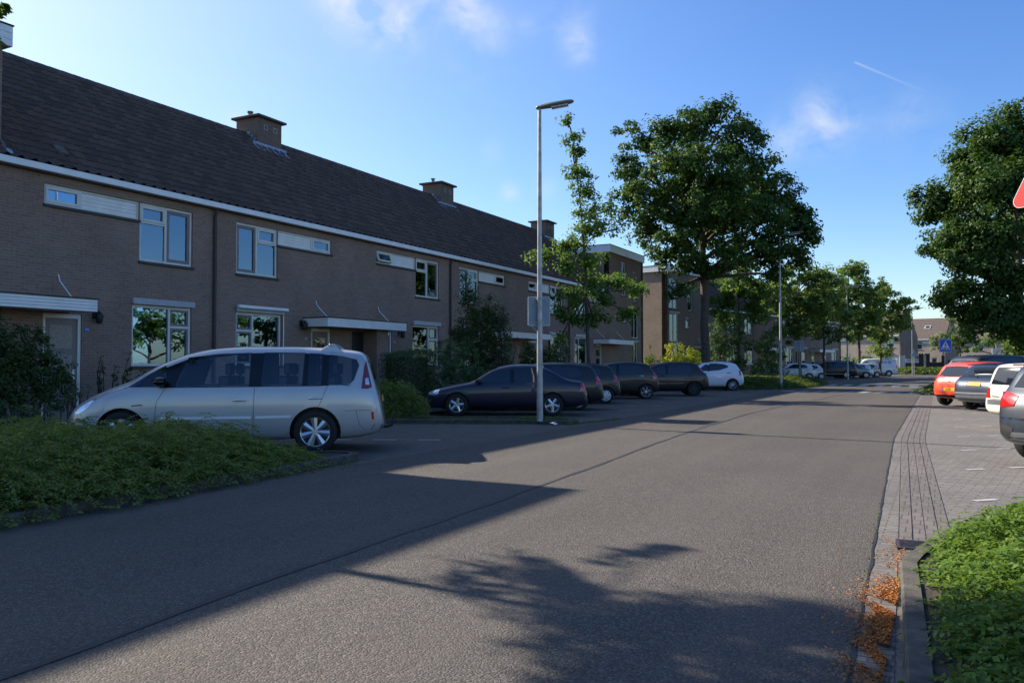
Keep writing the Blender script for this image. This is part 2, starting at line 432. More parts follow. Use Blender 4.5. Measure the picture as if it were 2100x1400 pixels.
# ================================================================ ground, road, parking
def shift(Y):
    """road bends to the right beyond the zebra crossing"""
    if Y<47:return 0.
    k=math.tan(R(11))
    return (Y-47)**2/40*k if Y<67 else (10+(Y-67))*k
def er(Y):
    return -.25-.0303*min(17,max(-6,Y))+shift(Y)       # right asphalt edge
def el(Y):return -7.2-.15*min(1,max(0,(Y-6)/30))+shift(Y)         # left asphalt edge
def sheet(name,left,right,ys,z,m,zfun=None):
    """strip of ground between two edge functions"""
    mb=MB();pts=[]
    for Y in ys:
        a,b=left(Y),right(Y);n=8
        for i in range(n+1):
            x=a+(b-a)*i/n;pts.append((x,Y,z+(zfun(x,Y) if zfun else 0)))
    k=9;fs=[(j*k+i,j*k+i+1,(j+1)*k+i+1,(j+1)*k+i) for j in range(len(ys)-1) for i in range(8)]
    mb.add(pts,fs);return tag(mb.build(name,m,None,180),kind='structure')
def asphalt():
    m,nt,b=newmat('asphalt');v=posvec(nt)
    vo=nd(nt,'ShaderNodeTexVoronoi',Scale=85);nt.links.new(v,vo.inputs['Vector'])
    sp=nd(nt,'ShaderNodeSeparateColor');nt.links.new(vo.outputs['Color'],sp.inputs[0])
    n1=noise(nt,v,160,3,.7);n2=noise(nt,v,.35,6,.6);n3=noise(nt,v,3.,4)
    mp=nd(nt,'ShaderNodeMapping');mp.inputs['Scale'].default_value=(1.1,.05,1);nt.links.new(v,mp.inputs[0])
    tr=noise(nt,mp.outputs[0],1.,3)
    c=mixc(nt,ramp(nt,sp.outputs[0],.2,1),(.052,.0455,.0385),(.113,.099,.083))
    c=mixc(nt,mth(nt,'MULTIPLY',ramp(nt,sp.outputs[1],.80,.95),.6),c,(.215,.19,.168))
    c=mixc(nt,mth(nt,'MULTIPLY',ramp(nt,n2,.40,.66),.36),c,(.050,.041,.034))
    c=mixc(nt,mth(nt,'MULTIPLY',ramp(nt,tr,.45,.7),.35),c,(.118,.103,.088))
    c=mixc(nt,mth(nt,'MULTIPLY',ramp(nt,n3,.55,.8),.15),c,(.035,.034,.034))
    nt.links.new(c,b.inputs['Base Color']);b.inputs['Roughness'].default_value=.86
    b.inputs['Specular IOR Level'].default_value=.35
    h=mth(nt,'ADD',mth(nt,'MULTIPLY',vo.outputs['Distance'],-1),mth(nt,'MULTIPLY',n1,.4))
    bump(nt,b,h,.55,.012)
    return m
M['asphalt']=asphalt()
M['ground']=simple('earth_and_grass',(.055,.06,.03),1,var=.5,scale=1.5,bmp=.4)
M['pave_l']=brick('parking_pavers',(.090,.072,.060),(.130,.105,.088),(.045,.038,.032),.21,.105,True,.9,.5,.4,.007,R(25))
M['pave_r']=brick('parking_pavers_right',(.132,.120,.106),(.186,.170,.152),(.075,.066,.055),.21,.105,True,.9,.6,.4,.007,R(8))
M['gutter']=brick('gutter_bricks',(.115,.100,.088),(.160,.140,.124),(.06,.055,.045),.105,.21,True,.9,.6,.45,.007)
M['band']=brick('edge_band_bricks',(.135,.122,.108),(.185,.168,.150),(.05,.045,.035),.21,.075,True,.9,.7,.5,.006)
M['foot']=brick('footpath_tiles',(.12,.112,.105),(.155,.145,.138),(.06,.055,.05),.3,.3,True,.9,.4,.4,.006)
M['kerb']=simple('kerb_concrete',(.15,.14,.13),.9,var=.35,scale=8,bmp=.5)
M['kerb_dark']=simple('mossy_shaded_kerb',(.075,.068,.055),.95,var=.5,scale=7,bmp=.6)
M['tar']=simple('tar_seam',(.014,.015,.018),.7,var=.3,scale=10)
def worn_shaded_paint():
    m,nt,b=newmat('worn_shaded_road_paint');v=posvec(nt)  # wear, plus tree shade on the crossing dulled into the colour
    c=mixc(nt,ramp(nt,noise(nt,v,22,6,.7),.42,.62),(.42,.42,.41),(.13,.12,.115))
    c=mixc(nt,ramp(nt,noise(nt,v,3,4,.7),.25,.9),(.46,.46,.45),c)
    nt.links.new(c,b.inputs['Base Color']);b.inputs['Roughness'].default_value=.8
    return m
M['paint']=worn_shaded_paint()
MBg=MB();MBg.add([(-900,-300,-.012),(900,-300,-.012),(900,1500,-.012),(-900,1500,-.012)],[(0,1,2,3)])
tag(MBg.build('ground',M['ground']),kind='structure')
YS=[-12,-8,-4]+[i*1.5 for i in range(0,34)]+[51+i*3 for i in range(0,21)]
sheet('road',el,er,YS,.004,M['asphalt'])
sheet('parking_bays',lambda Y:el(Y)-5.36,el,YS,.004,M['pave_l'])
sheet('footpath',lambda Y:el(Y)-7.4,lambda Y:el(Y)-5.35,YS,.05,M['foot'])
def bx0(Y):return .246-.0346*min(17,max(-6,Y))+shift(Y)
sheet('parking_bays',lambda Y:bx0(Y)-.31,lambda Y:bx0(Y)+6.3,YS,.004,M['pave_r'])
sheet('footpath',lambda Y:bx0(Y)+6.45,lambda Y:bx0(Y)+9,YS,.05,M['foot'])
# brick band along the asphalt, then the gutter rows with open joints between them
sheet('road_edge_band',er,lambda Y:bx0(Y)-.30+.0,YS,.008,M['band'])
for k,(a,b) in enumerate([(-.285,-.199),(-.185,-.102),(-.092,-.004),(.004,.090)]):
    sheet('gutter',lambda Y,a=a:bx0(Y)+a,lambda Y,b=b:bx0(Y)+b,YS,.010-.002*(k==1),M['gutter'])
# worn crack along the asphalt edge and the sealed seam down the middle of the road
def ribbon(name,pts,wid,z,m):
    mb=MB();vs=[]
    for i,p in enumerate(pts):
        d=Vector(pts[min(i+1,len(pts)-1)])-Vector(pts[max(i-1,0)]);n=Vector((-d.y,d.x)).normalized()
        ww=wid*(1+.35*math.sin(i*1.7)+.25*math.sin(i*.63+1))*.5
        vs+=[(p[0]+n.x*ww,p[1]+n.y*ww,z),(p[0]-n.x*ww,p[1]-n.y*ww,z)]
    mb.add(vs,[(2*i,2*i+1,2*i+3,2*i+2) for i in range(len(pts)-1)])
    return tag(mb.build(name,m),kind='structure')
seam=[]
for i in range(150):
    Y=-6+i*.32
    base=np.interp(Y,[-6,2.4,3.9,8.4,16,24,30,36,44],[-3.45,-3.71,-3.86,-4.05,-4.55,-4.75,-4.5,-4.1,-3.7])
    seam.append((base+.012*math.sin(Y*1.3)+.006*math.sin(Y*4.3+1),Y))
ribbon('road_seam',seam,.05,.0085,M['tar'])
ribbon('road_edge_joint',[(er(Y)+rng.normal()*.004,Y) for Y in np.arange(-6,46,.25)],.016,.0125,M['tar'])
# cross street beyond the bend
mb=MB()
def poly_sheet(name,poly,z,m):
    mb=MB();mb.add([(x,y,z) for x,y in poly],[tuple(range(len(poly)))]);return tag(mb.build(name,m),kind='structure')
poly_sheet('side_street',[(-60,122),(-60,113.5),(-8,106.5),(40,96),(90,86),(90,95),(42,104),(-6,113.5)],.009,M['asphalt'])
# white marks
def dashes(name,x0,y0,ang,n,ln=.42,gap=.40,wd=.10,z=.0092):
    mb=MB();d=Vector((math.cos(R(ang)),math.sin(R(ang))));nn=Vector((-d.y,d.x))*wd*.5
    for i in range(n):
        p=Vector((x0,y0))+d*i*(ln+gap);q=p+d*ln
        mb.add([(p.x-nn.x,p.y-nn.y,z),(q.x-nn.x,q.y-nn.y,z),(q.x+nn.x,q.y+nn.y,z),(p.x+nn.x,p.y+nn.y,z)],[(0,1,2,3)])
    return tag(mb.build(name,M['paint']),kind='structure')
for x,y,n in [(-12.2,10.8,6),(-7.75,20.9,-6),(-7.75,23.55,-6),(-7.75,26.7,-6),(-7.85,30.0,-6),(-7.85,33.6,-6),(-7.85,37.2,-6),(-7.9,40.3,-5)]:
    if n>0:dashes('bay_marking',x,y,26,n)
    else:
        L=abs(n)*.82;dashes('bay_marking',x-L*math.cos(R(25)),y-L*math.sin(R(25)),25,-n,.34,.48,.09)
for k in range(10):
    y=9.62+k*2.75 if k<6 else 9.62+k*2.75
    dashes('bay_marking',.30,y,44,6,.30,.42,.075)
# speed table with piano-key ramp and zebra crossing
mbz=MB()
for i in range(9):
    x=-7.2+i*.72
    mbz.add([(x,43.0,.0095),(x+.36,43.0,.0095),(x+.72,44.6,.0095),(x+.36,44.6,.0095)],[(0,1,2,3)])
tag(mbz.build('ramp_marking',M['paint']),kind='structure')
mbz=MB()
for i in range(7):
    x=-7.1+i*.98
    a_=x+shift(57.5);mbz.box(a_,a_+.5,55.6,59.4,.0045,.0105)
tag(mbz.build('zebra_crossing',M['paint']),kind='structure')
def kerb_island(name,poly,h,m_k,m_top,wd=.14):
    """kerb ring (a step) round a planted top"""
    c=Vector((sum(p[0] for p in poly)/len(poly),sum(p[1] for p in poly)/len(poly)))
    inn=[]
    n=len(poly)
    for i in range(n):
        a,b,d=Vector(poly[i-1]),Vector(poly[i]),Vector(poly[(i+1)%n])
        t1=(b-a).normalized();t2=(d-b).normalized()
        n1=Vector((-t1.y,t1.x));n2=Vector((-t2.y,t2.x));k=(n1+n2)
        if k.length<1e-3:k=n1
        k=k.normalized()/max(.4,k.normalized().dot(n1))
        if (c-b).dot(n1)<0 and False:k=-k
        inn.append(b+k*wd)
    mb=MB()
    vs=[(p[0],p[1],0) for p in poly]+[(p[0],p[1],h) for p in poly]+[(p.x,p.y,h) for p in inn]
    fs=[]
    for i in range(n):
        j=(i+1)%n;fs+=[(i,j,n+j,n+i),(n+i,n+j,2*n+j,2*n+i)]
    mb.add(vs,fs);tag(mb.build(name+'_kerb' if name else 'kerb',m_k,None,None,.012),kind='structure')
    mb=MB();mb.add([(p.x,p.y,h-.015) for p in inn],[tuple(range(n))])
    tag(mb.build(name+'_soil',m_top),kind='structure')
# polygons run counter-clockwise so the kerb offsets inwards
BED_L=[(-12.6,-8),(-7.0,-8),(-6.95,2),(-7.15,5),(-7.38,8.6),(-7.45,9.5),(-7.62,9.72),(-7.95,9.66),(-12.6,7.2)]
kerb_island('planting_bed',BED_L,.11,M['kerb_dark'],M['soil'])
ISL=[(-12.6,15.35),(-8.7,17.05),(-7.75,17.25),(-7.5,17.6),(-7.75,18.05),(-8.5,18.1),(-12.6,16.35)]
kerb_island('kerb_island',ISL,.10,M['kerb_dark'],M['soil'])
ISL2=[(-12.7,44.6),(-9.3,45.6),(-7.7,46.6),(-7.15,48.8),(-6.9,51.5),(-6.6,57),(-7.2,59),(-12.2,57.5)]
kerb_island('verge_island',ISL2,.11,M['kerb_dark'],M['soil'])
BED_R=[(.30,-8),(6.3,-8),(6.3,10.6),(1.6,10.1),(.75,9.1),(.05,7.3),(-.20,6.2),(-.24,5.9),(-.14,3.9)]
kerb_island('planting_bed',BED_R,.13,M['kerb_dark'],M['soil'],.10)  # dark kerb tone also stands in for the shaded strip along this top
ISL3=[(-.75,41.0),(1.2,41.6),(3.5,43),(3.5,58),(2.0,58),(-.2,50),(-.7,46)]
kerb_island('verge_island',ISL3,.11,M['kerb_dark'],M['soil'])
VERGE=[(-40,126),(-16,124),(-3,118),(12,115.5),(40,109),(42,112),(14,121),(-2,124),(-40,132)]
kerb_island('verge',VERGE,.10,M['kerb_dark'],M['ground'])
poly_sheet('front_gardens',[(-17.2,-10),(-14.75,-10),(-14.75,46),(-12.7,70),(-14,70),(-17.2,52)],.03,M['soil'])
# ================================================================ row houses
# local frame: front wall in the plane x=0 looking to +x, y runs along the row, depth to -x
UW=5.86
DEPTH=8.8;EAVE=5.5;RIDGE_X=-4.4;RIDGE_Z=9.42
def wall_grid(mb,x0,x1,y0,y1,z0,z1,holes):
    """front wall slab from x0 (outer) to x1 (inner) with rectangular openings"""
    ys=sorted({y0,y1,*[h[0] for h in holes],*[h[1] for h in holes]});zs=sorted({z0,z1,*[h[2] for h in holes],*[h[3] for h in holes]})
    inside=lambda y,z:any(h[0]<y<h[1] and h[2]<z<h[3] for h in holes)
    for i in range(len(ys)-1):
        j=0
        for j in range(len(zs)-1):
            a,b,c,d=ys[i],ys[i+1],zs[j],zs[j+1]
            if inside((a+b)/2,(c+d)/2):continue
            mb.quad((x0,a,c),(x0,b,c),(x0,b,d),(x0,a,d));mb.quad((x1,a,d),(x1,b,d),(x1,b,c),(x1,a,c))
    for a,b,c,d in holes:
        for (p,q) in (((a,c),(a,d)),((a,d),(b,d)),((b,d),(b,c)),((b,c),(a,c))):
            mid=((p[0]+q[0])/2,(p[1]+q[1])/2);e=1e-3
            o1=inside(mid[0]+(e if p[0]==q[0] else 0),mid[1]+(e if p[1]==q[1] else 0));o2=inside(mid[0]-(e if p[0]==q[0] else 0),mid[1]-(e if p[1]==q[1] else 0))
            if o1 and o2:continue
            mb.quad((x0,p[0],p[1]),(x0,q[0],q[1]),(x1,q[0],q[1]),(x1,p[0],p[1]))
def frame_mb(mb,y0,y1,z0,z1,t=.06,xa=-.11,xb=-.045):
    mb.box(xa,xb,y0,y0+t,z0,z1);mb.box(xa,xb,y1-t,y1,z0,z1)
    mb.box(xa,xb,y0+t,y1-t,z0,z0+t);mb.box(xa,xb,y0+t,y1-t,z1-t,z1)
def pane_mb(mb,y0,y1,z0,z1,x=-.085):
    mb.box(x-.006,x,y0,y1,z0,z1)
def roof_tiles(name,y0,y1,parent,m,x_e=.2,z_e=5.62,xr=RIDGE_X,zr=RIDGE_Z,col=.30,row=.335):
    """single-lap roof tiles: wavy columns, each course stepping over the one below"""
    L=math.hypot(xr-x_e,zr-z_e);ux,uz=(xr-x_e)/L,(zr-z_e)/L;nx,nz=uz,-ux
    nr=int(round(L/row));row=L/nr
    nc=max(1,int(round((y1-y0)/col)));col=(y1-y0)/nc
    prof=[(0,.0),(.10,.003),(.40,.004),(.52,.022),(.66,.055),(.78,.060),(.90,.040),(.99,.008)]
    ys=[];hs=[]
    for c in range(nc):
        for a,h in prof:ys.append(y0+(c+a)*col);hs.append(h)
    ys.append(y1);hs.append(0)
    ys=np.array(ys);hs=np.array(hs);n=len(ys)
    V=[];Fc=[]
    for r in range(nr):
        for t,o in ((-.02,.050),(.02,.062),(1.0,.004)):
            s=(r+t)*row
            jit=rng.uniform(-.004,.004)
            h=hs+o+jit*0
            V.append(np.stack([np.full(n,x_e+ux*s)+nx*h,ys,np.full(n,z_e+uz*s)+nz*h],1))
        # small front lip
        b=r*3*n
        i=np.arange(n-1)
        for q in (0,1):
            Fc.append(np.stack([b+q*n+i,b+q*n+i+1,b+(q+1)*n+i+1,b+(q+1)*n+i],1))
        if r<nr-1:
            b2=(r+1)*3*n
            Fc.append(np.stack([b+2*n+i,b+2*n+i+1,b2+i+1,b2+i],1))
    V=np.concatenate(V);Fc=np.concatenate(Fc)
    # random small shift per tile for a used look
    o=np_mesh(name,V,Fc,m,parent)
    mb=MB()   # back slope and ridge caps belong to the same roof
    me=o.data
    return o
def text_mesh(s,size,name,m,parent,loc,rot,extr=.002,align='CENTER'):
    c=bpy.data.curves.new('lettering','FONT');c.body=s;c.size=size;c.extrude=extr;c.align_x=align;c.align_y='CENTER';c.resolution_u=2
    t=bpy.data.objects.new('tmp',c);COL.objects.link(t)
    me=bpy.data.meshes.new_from_object(t.evaluated_get(bpy.context.evaluated_depsgraph_get()))
    bpy.data.objects.remove(t);bpy.data.curves.remove(c)
    me.materials.clear();o=link(name,me,m,parent);o.location=loc;o.rotation_euler=rot
    return o
def house(loc,rz,mirror,label,number=None,opt={},group='row houses in the first terrace',roof_m=None,far=False,wall_m=None):
    root=empty('row_house',loc,rz,label,'house',group)
    o=dict(chimney=False,canopy=None,pipe=None,blind=False,open_vent=False,awning=False,curtain=True,lit_pane=False,door='dark',canopy_y=None,side=None,gable=None,strip_win=True)
    o.update(opt)
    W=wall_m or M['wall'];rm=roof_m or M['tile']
    def Y(a,b):return (a,b) if not mirror else (UW-b,UW-a)
    H={}
    H['cas']=(*Y(.74,2.32),3.88,5.29);H['strip']=(*Y(2.32,4.69),4.85,5.29)
    H['gw']=(*Y(.75,2.50),1.35,2.82);H['door']=(*Y(3.78,4.68),.14,2.50)
    holes=[H['cas'],H['strip'],H['gw'],H['door']]
    mb=MB();wall_grid(mb,0,-.3,0,UW,0,EAVE+.12,holes)
    mb.box(-DEPTH,-DEPTH+.25,0,UW,0,EAVE)                                  # rear wall
    # party walls up to the roof line
    for y0,y1 in ((.0,.10),(UW-.10,UW)):
        vs=[(-.3,y0,0),(-DEPTH+.25,y0,0),(-DEPTH+.25,y0,EAVE),(RIDGE_X,y0,RIDGE_Z-.08),(-.3,y0,EAVE+.12)]
        vs2=[(x,y1,z) for x,_,z in vs];n=5
        mb.add(vs+vs2,[(4,3,2,1,0),(5,6,7,8,9)]+[(i,(i+1)%5,5+(i+1)%5,5+i) for i in range(5)])
    mb.build('wall',W,root)
    if not far:
        mb=MB();mb.box(-4.2,-4.05,.1,UW-.1,.1,5.45);mb.box(-4.05,-.3,.1,UW-.1,2.72,2.86);mb.box(-4.05,-.3,.1,UW-.1,5.42,5.5);mb.box(-4.05,-.3,.1,UW-.1,.05,.12)
        mb.box(-4.05,-.3,2.85,2.95,.12,5.42)
        mb.build('interior',M['plaster'],root)
    # ---- upstairs window band
    c0,c1,cz0,cz1=H['cas'];s0,s1,sz0,sz1=H['strip']
    mb=MB();frame_mb(mb,c0,c1,cz0,cz1);mid=c0+(c1-c0)*.5
    mb.box(-.11,-.05,mid-.03,mid+.03,cz0+.06,cz1-.06)
    tall=(c0+.06,mid-.03);shrt=(mid+.03,c1-.06)
    if mirror:tall,shrt=(mid+.03,c1-.06),(c0+.06,mid-.03)
    ztr=cz1-.46
    mb.box(-.11,-.05,shrt[0],shrt[1],ztr-.025,ztr+.025)
    vent=(shrt[0],shrt[1],ztr+.025,cz1-.06)
    f=mb.build('casement_window',M['offwhite'],root,None,.004)
    mb=MB();frame_mb(mb,tall[0]+.004,tall[1]-.004,cz0+.064,cz1-.064,.075,-.10,-.055)
    mb.build('sash',M['taupe'],f,None,.004)
    mb=MB();frame_mb(mb,vent[0]+.004,vent[1]-.004,vent[2]+.004,vent[3]-.004,.06,-.10,-.038);mb.build('vent_sash',M['offwhite'],f,None,.004)
    mb=MB();pane_mb(mb,tall[0]+.075,tall[1]-.075,cz0+.135,cz1-.135);pane_mb(mb,shrt[0],shrt[1],cz0+.06,ztr-.025);pane_mb(mb,vent[0]+.06,vent[1]-.06,vent[2]+.06,vent[3]-.06)
    mb.build('pane',M['pane_hi'] if o['lit_pane'] else M['pane'],f)
    mb=MB();mb.box(-.12,.05,c0-.03,c1+.03,cz0-.07,cz0-.004);mb.build('sill',M['dark_sill'],f,None,.006)
    mb=MB();frame_mb(mb,s0,s1,sz0,sz1,.05)
    ws=.84
    w0,w1=(s1-ws,s1-.05) if not mirror else (s0+.05,s0+ws)
    div=w0-.03 if not mirror else w1+.03
    mb.box(-.11,-.045,div-.03,div+.03,sz0+.05,sz1-.05)
    f=mb.build('strip_window',M['offwhite'],root,None,.004)
    p0,p1=(s0+.05,div-.03) if not mirror else (div+.03,s1-.05)
    mb=MB();nb=4;hh=(sz1-sz0-.1)/nb
    for i in range(nb):
        z=sz0+.05+i*hh
        mb.add([(-.072,p0,z),(-.072,p1,z),(-.060,p1,z+hh-.008),(-.060,p0,z+hh-.008),(-.1,p0,z),(-.1,p1,z),(-.1,p1,z+hh-.002),(-.1,p0,z+hh-.002)],[(0,1,2,3),(3,2,6,7),(0,4,5,1)])
    mb.build('panel',M['white'],f)
    mb=MB();frame_mb(mb,w0+.003,w1-.003,sz0+.053,sz1-.053,.06,-.10,-.035);
    sash=mb.build('vent_sash',M['offwhite'],f,None,.004)
    mb=MB();pane_mb(mb,w0+.06,w1-.06,sz0+.11,sz1-.11,-.07);pn=mb.build('pane',M['pane_hi'] if o['lit_pane'] else M['pane'],f)
    if o['open_vent']:
        for q in (sash,pn):
            zt=sz1-.053;q.data.transform(Matrix.Translation((-.06,0,zt))@Matrix.Rotation(R(-20),4,'Y')@Matrix.Translation((.06,0,-zt)))
    mb=MB();mb.box(-.12,.05,s0-(.03 if mirror else 0),s1+(0 if mirror else .03),sz0-.065,sz0-.004);mb.build('sill',M['dark_sill'],f,None,.006)
    # ---- ground floor window
    g0,g1,gz0,gz1=H['gw']
    mb=MB();frame_mb(mb,g0,g1,gz0,gz1,.065)
    nw=.62;a,b=(g0+.065,g0+nw) if not mirror else (g1-nw,g1-.065)
    big=(g0+nw+.06,g1-.065) if not mirror else (g0+.065,g1-nw-.06)
    dv=(b,b+.06) if not mirror else (a-.06,a)
    mb.box(-.11,-.045,dv[0],dv[1],gz0+.065,gz1-.065);zt=gz1-.50
    mb.box(-.11,-.045,a,b,zt-.03,zt+.03)
    f=mb.build('front_window',M['offwhite'],root,None,.004)
    mb=MB();frame_mb(mb,a+.003,b-.003,gz0+.068,zt-.033,.05,-.10,-.055);frame_mb(mb,a+.003,b-.003,zt+.033,gz1-.068,.05,-.10,-.05);mb.build('sash',M['taupe'],f,None,.004)
    mb=MB();pane_mb(mb,a+.05,b-.05,gz0+.115,zt-.08);pane_mb(mb,a+.05,b-.05,zt+.08,gz1-.115);pane_mb(mb,big[0],big[1],gz0+.065,gz1-.065)
    mb.build('pane',M['pane_hi'] if o['lit_pane'] else M['pane'],f)
    mb=MB();mb.box(-.12,.05,g0-.03,g1+.03,gz0-.07,gz0-.004);mb.build('sill',M['dark_sill'],f,None,.006)
    mb=MB();mb.box(.0,.085,g0-.02,g1+.05,gz1+.005,gz1+.155);mb.build('blind_box',M['grey_box'],root,None,.01)
    if o['awning']:
        mb=MB();mb.box(.085,.20,g0-.05,g1+.10,gz1+.10,gz1+.19);mb.box(.02,.06,g1+.02,g1+.06,gz0,gz1)
        mb.build('awning_case',M['white'],root,None,.02)
    # ---- curtains and blinds behind the panes
    def pleats(name,y0,y1,z0,z1,m,x=-.24,pitch=.09,amp=.022):
        n=max(4,int((y1-y0)/pitch)*4);vs=[]
        for i in range(n+1):
            y=y0+(y1-y0)*i/n;xx=x+amp*math.sin(i*math.pi/2)+.004*math.sin(i*1.3)
            vs+=[(xx,y,z0),(xx,y,z1)]
        mb=MB();mb.add(vs,[(2*i,2*i+2,2*i+3,2*i+1) for i in range(n)]);return mb.build(name,m,root,180)
    if o['blind']:
        pleats('blind',c0+.04,c1-.04,cz0+.05,cz1-.03,M['blind'],-.2,.1,.03)
        pleats('blind',g0+.05,g1-.05,gz0+.03,gz1-.03,M['curtain'],-.22,.16,.01)
    elif o['curtain']:
        e=.30
        pleats('curtain',c0+.02,c0+.02+e,cz0,cz1,M['curtain'],-.36);pleats('curtain',c1-.02-e,c1-.02,cz0,cz1,M['curtain'],-.36)
        if o.get('net'):pleats('net_curtain',g0+.05,g1-.05,gz0+.03,gz0+.62,M['curtain'],-.34)
        else:pleats('curtain',g1-.35,g1-.02,gz0,gz1,M['curtain'],-.36)
    # ---- front door
    d0,d1,dz0,dz1=H['door']
    mb=MB();t=.075
    mb.box(-.13,-.03,d0,d0+t,dz0,dz1);mb.box(-.13,-.03,d1-t,d1,dz0,dz1);mb.box(-.13,-.03,d0+t,d1-t,dz1-.10,dz1);mb.box(-.3,.06,d0,d1,dz0-.08,dz0-.003)
    mb.build('door_frame',M['offwhite'],root,None,.004)
    mb=MB();mb.box(-.115,-.065,d0+t+.004,d1-t-.004,dz0+.01,dz1-.104)
    dr=mb.build('front_door',M['door_taupe'],root,None,.004)
    mb=MB()
    if o['door']=='dark':
        for z in (.35,.83,1.31,1.79):mb.box(-.068,-.055,d0+.19,d1-.22,dz0+z-.10,dz0+z+.27)
        mb.build('door_light',M['cglass'],dr)
    else:
        for z0,z1 in ((.95,1.52),(1.66,2.17)):mb.box(-.068,-.052,d0+.18,d1-.20,dz0+z0-.06,dz0+z1-.06)
        mb.build('door_panel',M['door_wood'],dr)
    hy=d1-.15
    mb=MB();mb.box(-.066,-.052,hy-.025,hy+.025,dz0+.92,dz0+1.14);mb.tube([(-.055,hy,dz0+1.06),(-.01,hy,dz0+1.06),(-.01,hy-.11,dz0+1.06)],.011,6);mb.build('handle',M['white'],dr)
    # ---- eaves: fascia gutter, soffit, downpipe
    mb=MB();mb.box(.12,.235,0,UW,EAVE+.005,EAVE+.15);mb.build('gutter',M['white'],root,None,.01)
    mb=MB();mb.box(.0,.118,0,UW,EAVE-.02,EAVE+.04);mb.build('soffit',M['dark_sill'],root)
    if o['pipe'] is not None:
        py=o['pipe'];mb=MB();mb.tube([(.13,py,EAVE+.02),(.10,py,EAVE-.08),(.06,py,EAVE-.25),(.06,py,.1)],.042,10)
        for z in (4.9,3.4,1.9,.6):mb.lathe([(.05,z-.02),(.05,z+.02)],'z',(.06,py,0),10)
        mb.build('downpipe',M['pipe'],root,40)
    # ---- roof
    if far:
        mb=MB();a=(.2,0,5.62);mb.quad((.2,0,5.64),(.2,UW,5.64),(RIDGE_X,UW,RIDGE_Z),(RIDGE_X,0,RIDGE_Z));mb.quad((RIDGE_X,0,RIDGE_Z),(RIDGE_X,UW,RIDGE_Z),(-DEPTH-.2,UW,5.64),(-DEPTH-.2,0,5.64))
        rf=mb.build('roof',rm,root)
    else:
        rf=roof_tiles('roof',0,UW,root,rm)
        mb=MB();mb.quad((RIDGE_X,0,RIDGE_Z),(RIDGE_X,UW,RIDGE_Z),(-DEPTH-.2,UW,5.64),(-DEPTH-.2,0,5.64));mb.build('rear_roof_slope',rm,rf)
        mb=MB();n=int(UW/.36)
        for i in range(n):
            y0=i*UW/n;y1=y0+UW/n
            pts=[(RIDGE_X+.13*math.cos(t),RIDGE_Z-.07+.14*math.sin(t)) for t in [math.pi*k/8 for k in range(9)]]
            for k in range(8):
                (xa,za),(xb,zb)=pts[k],pts[k+1];g=.006
                mb.quad((xa,y0,za+g),(xa,y1+.03,za),(xb,y1+.03,zb),(xb,y0,zb+g))
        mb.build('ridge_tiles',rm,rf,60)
    if o['chimney']:
        chimney(rf,UW if not mirror else 0,far)
    # ---- canopy over the door
    if o['canopy']:
        y0,y1=o['canopy'];mb=MB();zc=2.52
        ch=MB();n=4;hh=.26/n
        cx=.95
        mb.box(0,cx-.03,y0+.02,y1-.02,zc+.02,zc+.22)
        cp=mb.build('canopy',M['offwhite'],root)
        for i in range(n):
            z=zc+i*hh
            ch.box(cx-.03,cx,y0,y1,z,z+hh-.008);ch.box(0,cx-.031,y0,y0+.02,z,z+hh-.008);ch.box(0,cx-.031,y1-.02,y1,z,z+hh-.008)
        ch.build('fascia_boards',M['white'],cp,None,.003)
        mb=MB();mb.box(0,cx+.03,y0-.03,y1+.03,zc+.262,zc+.285);mb.build('canopy_roof',M['dark_sill'],cp)
        for ry in o.get('rods',(y0+.55,y1-.55)):
            mb=MB();mb.tube([(cx-.42,ry,zc+.27),(.07,ry,zc+.68),(.04,ry,zc+.78),(.015,ry,zc+.82)],.014,7);mb.build('tie_rod',M['white'],cp,60)
    if o.get('pier'):
        a,b=o['pier'];mb=MB();mb.box(.005,.55,a,b,0,2.6);mb.build('brick_pier',W,root)
        mb=MB();mb.box(.002,.03,a-.62,a-.05,.12,2.45);mb.build('dark_recess',M['black'],root,None,.004)  # black panel stands in for the shaded recess beside the pier
    # ---- lantern and number
    if o.get('lamp') is not None:
        ly,lz=o['lamp'];mb=MB();mb.box(.003,.03,ly-.05,ly+.05,lz-.02,lz+.16);mb.tube([(.03,ly,lz+.1),(.12,ly,lz+.16),(.17,ly,lz+.12)],.014,6)
        mb.lathe([(.02,.14),(.085,.06),(.09,.04),(.07,-.10),(.05,-.14),(.0,-.14)],'z',(.17,ly,lz),10);mb.build('wall_lantern',M['black'],root,40)
    if number:
        ny,nz,sz=o.get('num',(d1+.4,1.95,.17))
        mb=MB();mb.box(.002,.014,ny-sz*1.0,ny+sz*1.0,nz-sz*.62,nz+sz*.62);pl=mb.build('number_plate',M['sign_blue'] if o.get('numc')!='pale' else M['grey_box'],root,None,.003)
        text_mesh(number,sz*1.05,'digits',M['sign_white'] if o.get('numc')!='pale' else M['sign_blue'],pl,(.0165,ny,nz),(R(90),0,R(90)))
    return root
